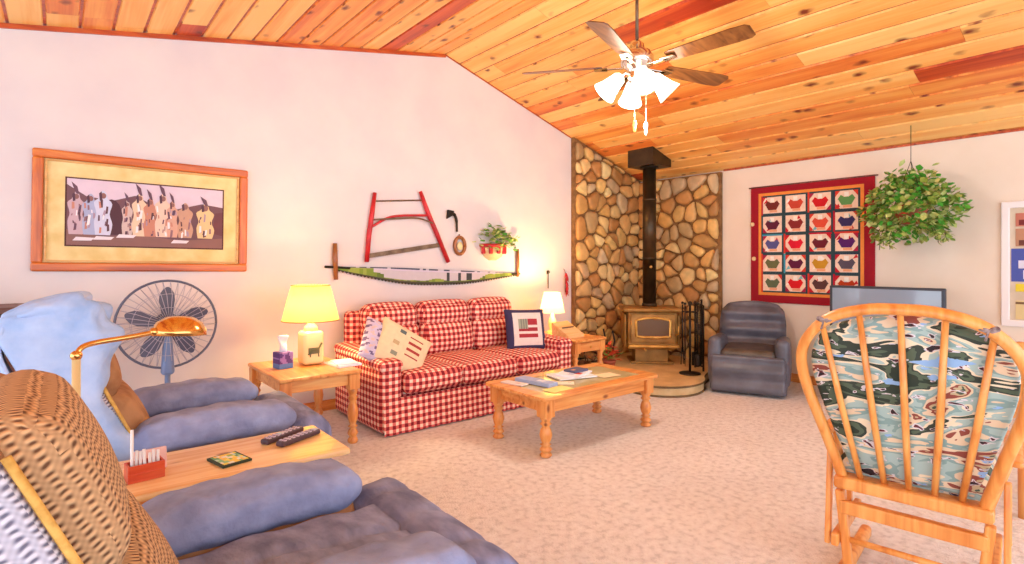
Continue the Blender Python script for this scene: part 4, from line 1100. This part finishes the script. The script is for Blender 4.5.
m.lathe([(.012, .075), (.05, .07), (.085, .045), (.1, .01), (.103, -.012), (.1, -.012), (.096, .008), (.08, .04), (.045, .064), (.01, .068)], (.325, .14, 1.14), 32, M=Ms @ Matrix.Scale(.86, 4), sx=1.15, cap=False)
m.build('lamp_shade', brass, pl)

# =================================================================== BACK WALL OBJECTS
# quilt
q = thing('wall_quilt', 'red bordered patchwork quilt of basket blocks hung on the back wall', 'quilt', (L, 2.748, 1.64))
QW, QH = 1.36, 1.43
m = MB()
def Q(poly, col, d):   # poly in (u to the right seen from the room, z): u -> -y
    m.add([(-.022-d, -u, z) for u, z in poly], [tuple(range(len(poly)))], 0, S(*col)[:3])
m.box((-.011, 0, 0), (.022, QW, QH), .004, col=S(160, 14, 36)[:3])
iw, ih = QW-.2, QH-.18
Q(rect(-iw/2, -ih/2, iw/2, ih/2), (240, 148, 66), .0006)
iw -= .07; ih -= .07
Q(rect(-iw/2, -ih/2, iw/2, ih/2), (44, 70, 78), .0010)
cw, ch = iw/4, ih/5
rq = random.Random(21)
bc_ = [(120, 40, 34), (206, 70, 50), (214, 24, 36), (100, 160, 90), (96, 30, 56), (140, 40, 40), (226, 84, 60), (60, 52, 104), (90, 90, 150), (226, 20, 50), (110, 26, 44), (92, 30, 110), (110, 110, 70), (100, 22, 60), (206, 150, 40), (90, 80, 96), (96, 110, 80), (226, 24, 34), (96, 60, 60), (190, 60, 20)]
sash = [(222, 60, 40), (40, 60, 80), (60, 160, 190), (196, 20, 50)]
for r_ in range(5):
    for c_ in range(4):
        u0 = -iw/2+c_*cw; z1_ = ih/2-r_*ch; cu, cz = u0+cw/2, z1_-ch/2
        if rq.random() < .35: Q(rect(u0, cz-ch*.5, u0+.02, cz+ch*.5), rq.choice(sash), .0012)
        if rq.random() < .3: Q(rect(cu-cw*.45, z1_-.02, cu+cw*.45, z1_), rq.choice(sash), .0012)
        w2, h2 = cw*.42, ch*.42
        Q(rect(cu-w2, cz-h2, cu+w2, cz+h2), (246, 218, 196), .0014)
        col = bc_[r_*4+c_]; red = rq.choice([(206, 20, 40), (220, 60, 40), (180, 30, 70)])
        # corner patches
        for (sx, sz) in ((-1, -1), (1, -1), (-1, 1), (1, 1)):
            if rq.random() < .55: Q([(cu+sx*w2, cz+sz*h2), (cu+sx*w2*.55, cz+sz*h2), (cu+sx*w2, cz+sz*h2*.35)][::(1 if sx*sz > 0 else -1)], red, .0018)
        for kk in range(3):
            pu, pz2 = cu+rq.uniform(-.8, .8)*w2, cz+rq.uniform(-.8, .8)*h2; ss = w2*.24
            Q([(pu-ss, pz2-ss), (pu+ss, pz2-ss*.4), (pu+ss*.3, pz2+ss)], rq.choice([(252, 244, 236), (210, 40, 50), (120, 190, 200), (250, 236, 220)]), .00185+.00002*kk)
        # basket body and handle
        Q([(cu-w2*.75, cz+h2*.08), (cu-w2*.42, cz-h2*.6), (cu+w2*.42, cz-h2*.6), (cu+w2*.75, cz+h2*.08)], col, .0020)
        Q([(cu-w2*.8, cz+h2*.05), (cu+w2*.8, cz+h2*.05), (cu+w2*.5, cz+h2*.55), (cu+w2*.2, cz+h2*.3), (cu-w2*.2, cz+h2*.3), (cu-w2*.5, cz+h2*.55)], col, .0022)
        Q(rect(cu-w2*.2, cz+h2*.35, cu+w2*.2, cz+h2*.85), (252, 246, 236), .0024)
        Q(rect(cu-w2*.3, cz-h2*.9, cu+w2*.5, cz-h2*.62), (240, 170, 130), .0024)
m.build('patchwork', paint_cloth, q)
m = MB(); m.tube([(-.02, QW/2+.02, QH/2-.01), (-.02, -QW/2-.03, QH/2-.01)], .008, 8); m.build('hanging_rod', darkwood, q)
for (y_, z_) in ((QW/2-.02, .25), (QW/2-.04, -.18), (-QW/2+.02, .05)):
    m = MB(); m.lathe([(.028, 0), (.024, .01), (.01, .014)], (-.022, y_, z_), 12, M=Matrix.Rotation(-PI/2, 4, 'Y')); m.build('button', ceramic, q)

# TV on stand
tv = thing('television', 'flat grey television on a low cabinet behind the glider chair', 'television', (6.2, 1.83, .6))
m = MB(); m.box((0, 0, .3), (.05, .97, .56), .012); m.build('housing', tv_frame, tv)
m = MB(); m.box((-.0255, 0, .305), (.004, .91, .5), .002); m.build('screen', screen_m, tv)
m = MB(); m.box((0, 0, .008), (.24, .5, .016), .006); m.box((.01, 0, .03), (.03, .12, .05), .006); m.build('foot', tv_frame, tv)
tc_ = thing('tv_cabinet', 'low oak cabinet carrying the television', 'cabinet', (6.25, 1.83, 0))
m = MB(); m.box((0, 0, .3), (.44, .9, .54), .008); m.build('body', oakY, tc_)
m = MB(); m.box((0, 0, .585), (.5, .98, .03), .01); m.build('top', oakY, tc_)
m = MB(); m.box((0, 0, .02), (.4, .86, .04), .005); m.build('plinth', oakY, tc_)
for sy in (-1, 1):
    m = MB(); m.box((-.228, sy*.22, .3), (.018, .42, .46), .006); dd = m.build('door', oakZ, tc_)
    m = MB(); m.ball((-.245, sy*.05, .32), .014); m.build('knob', brass, dd)

# hanging plant
HX, HY = 6.38, 1.66
hpn = thing('hanging_plant', 'bushy green hanging plant in front of the back wall beside the quilt', 'plant', (HX, HY, 1.95))
m = MB(); m.lathe([(.08, -.16), (.12, -.1), (.14, 0), (.15, .02), (.13, .02)], seg=20); m.build('pot', terracotta, hpn)
m = MB()
for k in range(3):
    a = 2*PI*k/3; m.tube([(.14*math.cos(a), .14*math.sin(a), .01), (0, 0, .45)], .003, 5)
m.tube([(0, 0, .45), (0, 0, ceil_z(HX)-1.95)], .003, 5); m.build('hanger', iron, hpn)
m = MB(); random.seed(31)
for i in range(1300):
    th_ = random.uniform(0, 2*PI); ph2 = math.acos(random.uniform(-.85, 1)); rr_ = random.uniform(.55, 1)**.6
    lump = 1+.12*math.sin(3*th_+1)+.1*math.sin(5*ph2)
    x_ = .29*rr_*math.sin(ph2)*math.cos(th_)*lump; y_ = .37*rr_*math.sin(ph2)*math.sin(th_)*lump; z_ = .36*rr_*math.cos(ph2)*lump-.02
    d = (x_*2+random.uniform(-.5, .5), y_*2+random.uniform(-.5, .5), random.uniform(-.9, .5))
    leaf(m, (x_, y_, z_), d, random.uniform(.045, .085), random.choices([0, 1, 2], [4, 4, 3])[0])
for k in range(9):
    a = random.uniform(0, 2*PI); y0 = .26*math.sin(a); x0 = .2*math.cos(a); ln = random.uniform(.0, .12)
    pts = [(x0, y0, -.2), (x0*1.1, y0*1.15, -.28), (x0*1.1, y0*1.2, -.3-ln)]
    m.tube(pts, .003, 5, mi=3)
    for j in range(8): leaf(m, (x0*1.1, y0*1.18+random.uniform(-.02, .02), -.24-(ln+.05)*j/8), (random.uniform(-1, 1), random.uniform(-1, 1), -.5), .055, random.choice([0, 1]))
for k in range(5):
    leaf(m, (-.27, .0+.03*k-.06, -.07), (-.6, random.uniform(-1, 1), -.2), .06, 4)
m.build('foliage', [leaf1, leaf2, leaf3, stem_m, redleaf], hpn)

# bulletin board
bb = thing('bulletin_board', 'white framed bulletin board with photos and a blue notice at far right', 'bulletin board', (L, .62, 1.402))
m = MB(); BW, BH = .86, 1.14
for (c, s_) in (((-.015, 0, BH/2-.03), (.03, BW, .06)), ((-.015, 0, -BH/2+.03), (.03, BW, .06)), ((-.015, BW/2-.03, 0), (.03, .06, BH-.1)), ((-.015, -BW/2+.03, 0), (.03, .06, BH-.1))): m.box(c, s_, .008)
m.build('frame', white, bb)
m = MB(); m.box((-.008, 0, 0), (.012, BW-.1, BH-.1), .001); m.build('board', mottled('cork_grey', S(206, 190, 166), S(220, 204, 182), 9, .9, .2), bb)
def sheet(u0, z0, u1, z1, col, name, extra=()):
    m = MB(); m.box((-.016, -(u0+u1)/2, (z0+z1)/2), (.003, u1-u0, z1-z0), .0005, col=S(*col)[:3])
    for (a, b_, c, d, cc) in extra:
        m.add([(-.0182, -(u0+a*(u1-u0)), z0+b_*(z1-z0)), (-.0182, -(u0+c*(u1-u0)), z0+b_*(z1-z0)), (-.0182, -(u0+c*(u1-u0)), z0+d*(z1-z0)), (-.0182, -(u0+a*(u1-u0)), z0+d*(z1-z0))], [(0, 1, 2, 3)], 0, S(*cc)[:3])
    return m.build(name, paint_m, bb)
sheet(-.33, .34, .1, .46, (200, 120, 100), 'photo', [(.05, .1, .5, .5, (120, 40, 40)), (.5, .4, .95, .9, (240, 210, 190))])
sheet(-.33, .16, .1, .32, (190, 140, 110), 'photo', [(.05, .05, .6, .35, (110, 60, 50)), (.2, .45, .8, .9, (226, 220, 240))])
m_ = sheet(-.36, -.16, .05, .14, (76, 92, 176), 'blue_notice', [(.25, .72, .6, .92, (220, 226, 246)), (.12, .4, .5, .64, (226, 226, 244)), (.2, .08, .7, .34, (240, 240, 250))])
sheet(-.33, -.25, -.2, -.18, (236, 214, 60), 'yellow_note')
sheet(-.33, -.5, .2, -.33, (226, 206, 150), 'photo', [(0, .8, 1, .92, (120, 90, 60))])
sheet(.12, -.2, .3, .4, (214, 220, 230), 'calendar', [(.1, .5, .9, .95, (120, 150, 190))])

# =================================================================== CEILING FAN
FX, FY = 3.36, 2.6
cf = thing('ceiling_fan', 'five blade ceiling fan with opal glass light kit hanging from the ridge', 'ceiling fan', (FX, FY, 0))
m = MB(); m.lathe([(.075, ceil_z(FX)-.012), (.07, ceil_z(FX)-.07), (.03, ceil_z(FX)-.1)], seg=20); m.build('canopy', chrome, cf)
m = MB(); m.tube([(0, 0, 3.06), (0, 0, ceil_z(FX)-.05)], .013, 10); m.build('downrod', steel, cf)
m = MB(); m.lathe([(.02, 3.09), (.05, 3.06), (.06, 3.02), (.1, 3.0), (.125, 2.96), (.12, 2.9), (.07, 2.87), (.06, 2.82), (.075, 2.8), (.04, 2.76)], seg=28); m.build('motor', chrome, cf)
for k in range(5):
    a = math.radians(24.4+72*k-39.5)
    Mz = Matrix.Rotation(a, 4, 'Z')
    m = MB(); m.box((.185, 0, 2.885), (.16, .03, .008), .003, rot=(0, 0, 0), M2=Mz)
    m.prism([(.22, -.045), (.32, -.03), (.32, .03), (.22, .045)], 2.881, 2.889, M=Mz); m.build('blade_iron', chrome, cf)
    m = MB(); Mb = Mz @ Matrix.Translation((0, 0, 2.895)) @ Matrix.Rotation(-.26, 4, 'X')
    P = [(.26, -.05), (.3, -.062), (.75, -.078), (.85, -.07), (.875, -.045), (.87, .055), (.84, .074), (.75, .078), (.3, .062), (.26, .05)]
    m.prism(P, 0, .007, M=Mb); m.build('blade', bladewood, cf)
# light kit: four glass bells
for k in range(4):
    a = math.radians(-129.5+90*k)
    dx, dy = math.cos(a), math.sin(a)
    m = MB(); m.tube([(dx*.04, dy*.04, 2.83), (dx*.09, dy*.09, 2.845), (dx*.12, dy*.12, 2.82)], .012, 8); fa = m.build('light_arm', chrome, cf)
    Mr2 = Matrix.Rotation(a, 4, 'Z') @ Matrix.Rotation(-.78, 4, 'Y')
    m = MB(); m.lathe([(.03, 0), (.048, -.02), (.058, -.07), (.072, -.13), (.094, -.185), (.091, -.186), (.069, -.13), (.054, -.07), (.044, -.022), (.027, -.003)], (dx*.12, dy*.12, 2.82), 24, M=Mr2, cap=False)
    m.build('glass_shade', opal, fa)
    m = MB(); p_ = Mr2 @ Vector((0, 0, -.08)); m.ball((dx*.12+p_.x, dy*.12+p_.y, 2.82+p_.z), .03); m.build('bulb', bulb, fa)
for (dx, dy, zl, mt, nm) in ((.05, -.045, 2.44, orn_clear, 'pull_chain'), (-.01, .015, 2.46, amber, 'pull_chain')):
    m = MB(); m.tube([(dx, dy, 2.77), (dx, dy, zl+.02)], .0018, 5)
    pc = m.build(nm, chrome, cf)
    m = MB(); m.lathe([(.004, .04), (.016, .02), (.018, 0), (.01, -.03), (.014, -.045), (.004, -.07)], (dx, dy, zl), 10); m.build('pendant', mt, pc)

# =================================================================== GLIDER CHAIR
gl = thing('glider_rocker', 'oak bow back glider chair with lodge print cushion, seen from behind', 'chair', (2.93, .74, 0), math.radians(8))
LX = lambda z: -.24-.30*(z-.45)
bow = spline([(-.225, .44), (-.285, .66), (-.355, .92), (-.345, 1.07), (-.25, 1.185), (-.12, 1.232), (0, 1.24), (.12, 1.232), (.25, 1.185), (.345, 1.07), (.355, .92), (.285, .66), (.225, .44)], 5)
m = MB(); m.tube([(LX(z), y, z) for y, z in bow], .027, 10, flat=.8, up=(1, 0, .25)); m.build('back_bow', gliderw, gl)
m = MB(); m.box((-.245, 0, .465), (.1, .53, .055), .014); m.build('seat_rail', gliderw, gl)
for k in range(5):
    t = (k-2)/2
    y0, y1 = t*.165, t*.27; z1_ = 1.225-.055*t*t
    m = MB(); m.tube([(LX(.47), y0, .47), (LX(.8)-.004, (y0+y1)/2, .8), (LX(z1_), y1, z1_)], [.012, .0135, .011], 8); m.build('spindle', gliderw, gl)
# back cushion follows the bow
m = MB()
ol = spline([(-.205, .5), (-.265, .68), (-.33, .92), (-.325, 1.06), (-.24, 1.16), (0, 1.215), (.24, 1.16), (.325, 1.06), (.33, .92), (.265, .68), (.205, .5)], 5)
cy0, cz0 = 0, .84
rings = [(1.0, .5), (.985, .15), (.93, 0), (.6, -.01), (.3, -.012), (.01, -.012)]
rings2 = [(.985, .85), (.93, 1.0), (.6, 1.18), (.3, 1.25), (.01, 1.26)]
allr = list(reversed(rings))+rings2
vs = []; fs = []; n_ = len(ol)
for (s_, d) in allr:
    for (y, z) in ol:
        yy, zz = y*s_, cz0+(z-cz0)*s_
        vs.append((LX(zz)+.022+.1*d+.004*math.sin(yy*40), yy, zz))
for r_ in range(len(allr)-1):
    for i in range(n_): j = (i+1) % n_; fs.append((r_*n_+i, r_*n_+j, (r_+1)*n_+j, (r_+1)*n_+i))
m.add(vs, fs, 0, (1, 1, 1), True); m.build('back_cushion', scenic_m, gl)
m = MB(); m.soft((.07, 0, .51), (.56, .54, .11), .05, puff=(0, 0, .02), m=8); m.build('seat_cushion', scenic_m, gl)
for (y, z) in ((-.255, 1.185), (.255, 1.185)):
    m = MB(); x = LX(z)
    for sgn in (-1, 1): m.soft((x-.02, y+sgn*.014, z-.0), (.016, .032, .02), .009, m=2, rot=(sgn*.4, 0, 0))
    m.tube([(x-.024, y, z), (x-.03, y+.01, z-.04)], .004, 5); m.build('cushion_tie', mottled('tie_cloth', S(96, 70, 66), S(176, 160, 160), 60), gl)
m = MB(); m.box((.02, 0, .435), (.5, .52, .025), .008); m.build('seat_frame', gliderw, gl)
for sy in (-1, 1):
    m = MB(); m.box((.06, sy*.315, .655), (.52, .06, .024), .01); ar = m.build('arm', gliderw, gl)
    
    for xt, xb, rr0 in ((.24, .26, .018), (.1, .08, .012), (-.06, -.1, .012)):
        m = MB(); m.tube([(xt, sy*.315, .65), (xb, sy*.25, .44)], rr0, 8); m.build('arm_post', gliderw, ar)
    m = MB(); m.box((-.2, sy*.30, .37), (.04, .022, .42), .006, rot=(0, .12, 0)); m.build('swing_link', gliderw, gl)
    m = MB(); m.box((.2, sy*.30, .33), (.04, .022, .28), .006, rot=(0, -.12, 0)); m.build('swing_link', gliderw, gl)
    m = MB(); m.box((-.02, sy*.265, .2), (.5, .03, .055), .008); m.build('base_rail', gliderw, gl)
    m = MB(); m.box((-.22, sy*.235, .235), (.045, .035, .36), .008, rot=(sy*-.1, 0, 0)); m.build('post', gliderw, gl)
    m = MB(); m.soft((0, sy*.25, .03), (.7, .05, .06), .02, m=5, fn=lambda w, u: (w[0], w[1], w[2]-.0*u[0]**2)); m.build('foot', gliderw, gl)
m = MB(); m.box((-.235, 0, .345), (.03, .5, .06), .008); m.build('crosspiece', gliderw, gl)
m = MB(); m.tube([(-.22, -.25, .2), (-.22, .25, .2)], .014, 8); m.build('stretcher', gliderw, gl)
m = MB(); m.box((.18, 0, .2), (.03, .54, .05), .008); m.build('crosspiece', gliderw, gl)

# ladder-back chair at far right
lc = thing('ladder_back_chair', 'orange wooden ladder back chair cut off by the right edge', 'chair', (4.38, .36, 0), math.radians(4))
for sy in (-1, 1):
    m = MB(); m.tube([(-.24, sy*.21, 0), (-.23, sy*.21, .45), (-.3, sy*.215, .98)], [.022, .026, .02], 10); m.build('leg', oakZ, lc)
    m = MB(); m.tube([(.2, sy*.22, 0), (.2, sy*.22, .45)], [.02, .026], 10); m.build('leg', oakZ, lc)
    m = MB(); m.tube([(-.23, sy*.21, .2), (.2, sy*.22, .2)], .012, 8); m.build('side_rung', oakX, lc)
m = MB(); m.soft((-.01, 0, .46), (.46, .48, .035), .015, m=5); m.build('seat', oakY, lc)
for z in (.6, .75, .9):
    m = MB(); m.soft((-.24-(z-.45)*.13, 0, z), (.018, .4, .07), .008, m=6, fn=lambda w, u: (w[0]-.02*(1-u[1]**2), w[1], w[2])); m.build('back_slat', oakY, lc)
for z in (.16, .3):
    m = MB(); m.tube([(-.235, -.21, z), (-.235, .21, z)], .012, 8); m.build('rear_rung', oakY, lc)
m = MB(); m.tube([(.2, -.22, .24), (.2, .22, .24)], .012, 8); m.build('front_rung', oakY, lc)

# =================================================================== LIGHT
def point(name, loc, energy, color, r=.05):
    l = bpy.data.lights.new(name, 'POINT'); l.energy = energy; l.color = color; l.shadow_soft_size = r
    o = bpy.data.objects.new(name, l); COL.objects.link(o); o.location = loc; return o
point('lamp_light', (1.6, 4.55, 1.08), 24, (1, .72, .38), .06)
point('lamp_light', (4.5, 4.66, 1.0), 42, (1, .70, .30), .05)
point('fan_light', (FX, FY, 2.48), 42, (1, .90, .78), .16)
def area(name, loc, rot, sx, sy, energy, color):
    l = bpy.data.lights.new(name, 'AREA'); l.shape = 'RECTANGLE'; l.size = sx; l.size_y = sy; l.energy = energy; l.color = color
    o = bpy.data.objects.new(name, l); COL.objects.link(o); o.location = loc; o.rotation_euler = rot; return o
w = bpy.data.worlds.new('World'); bpy.context.scene.world = w; w.use_nodes = True
bg = w.node_tree.nodes['Background']; bg.inputs[0].default_value = (.76, .87, 1.0, 1); bg.inputs[1].default_value = 2.55

# =================================================================== CAMERA
cam = bpy.data.cameras.new('Camera'); cam.sensor_width = 36; cam.lens = 36*550/1024; cam.shift_y = -20/1024; cam.clip_start = .02
co = bpy.data.objects.new('Camera', cam); COL.objects.link(co); co.location = (0, 0, 1.42)
th = math.atan(668/550); co.rotation_euler = (PI/2, 0, th-PI/2)
sc_ = bpy.context.scene; sc_.camera = co
sc_.view_settings.view_transform = 'Standard'; sc_.view_settings.look = 'None'; sc_.view_settings.gamma = 1
sc_.view_settings.use_curve_mapping = False; sc_.view_settings.exposure = 0.45
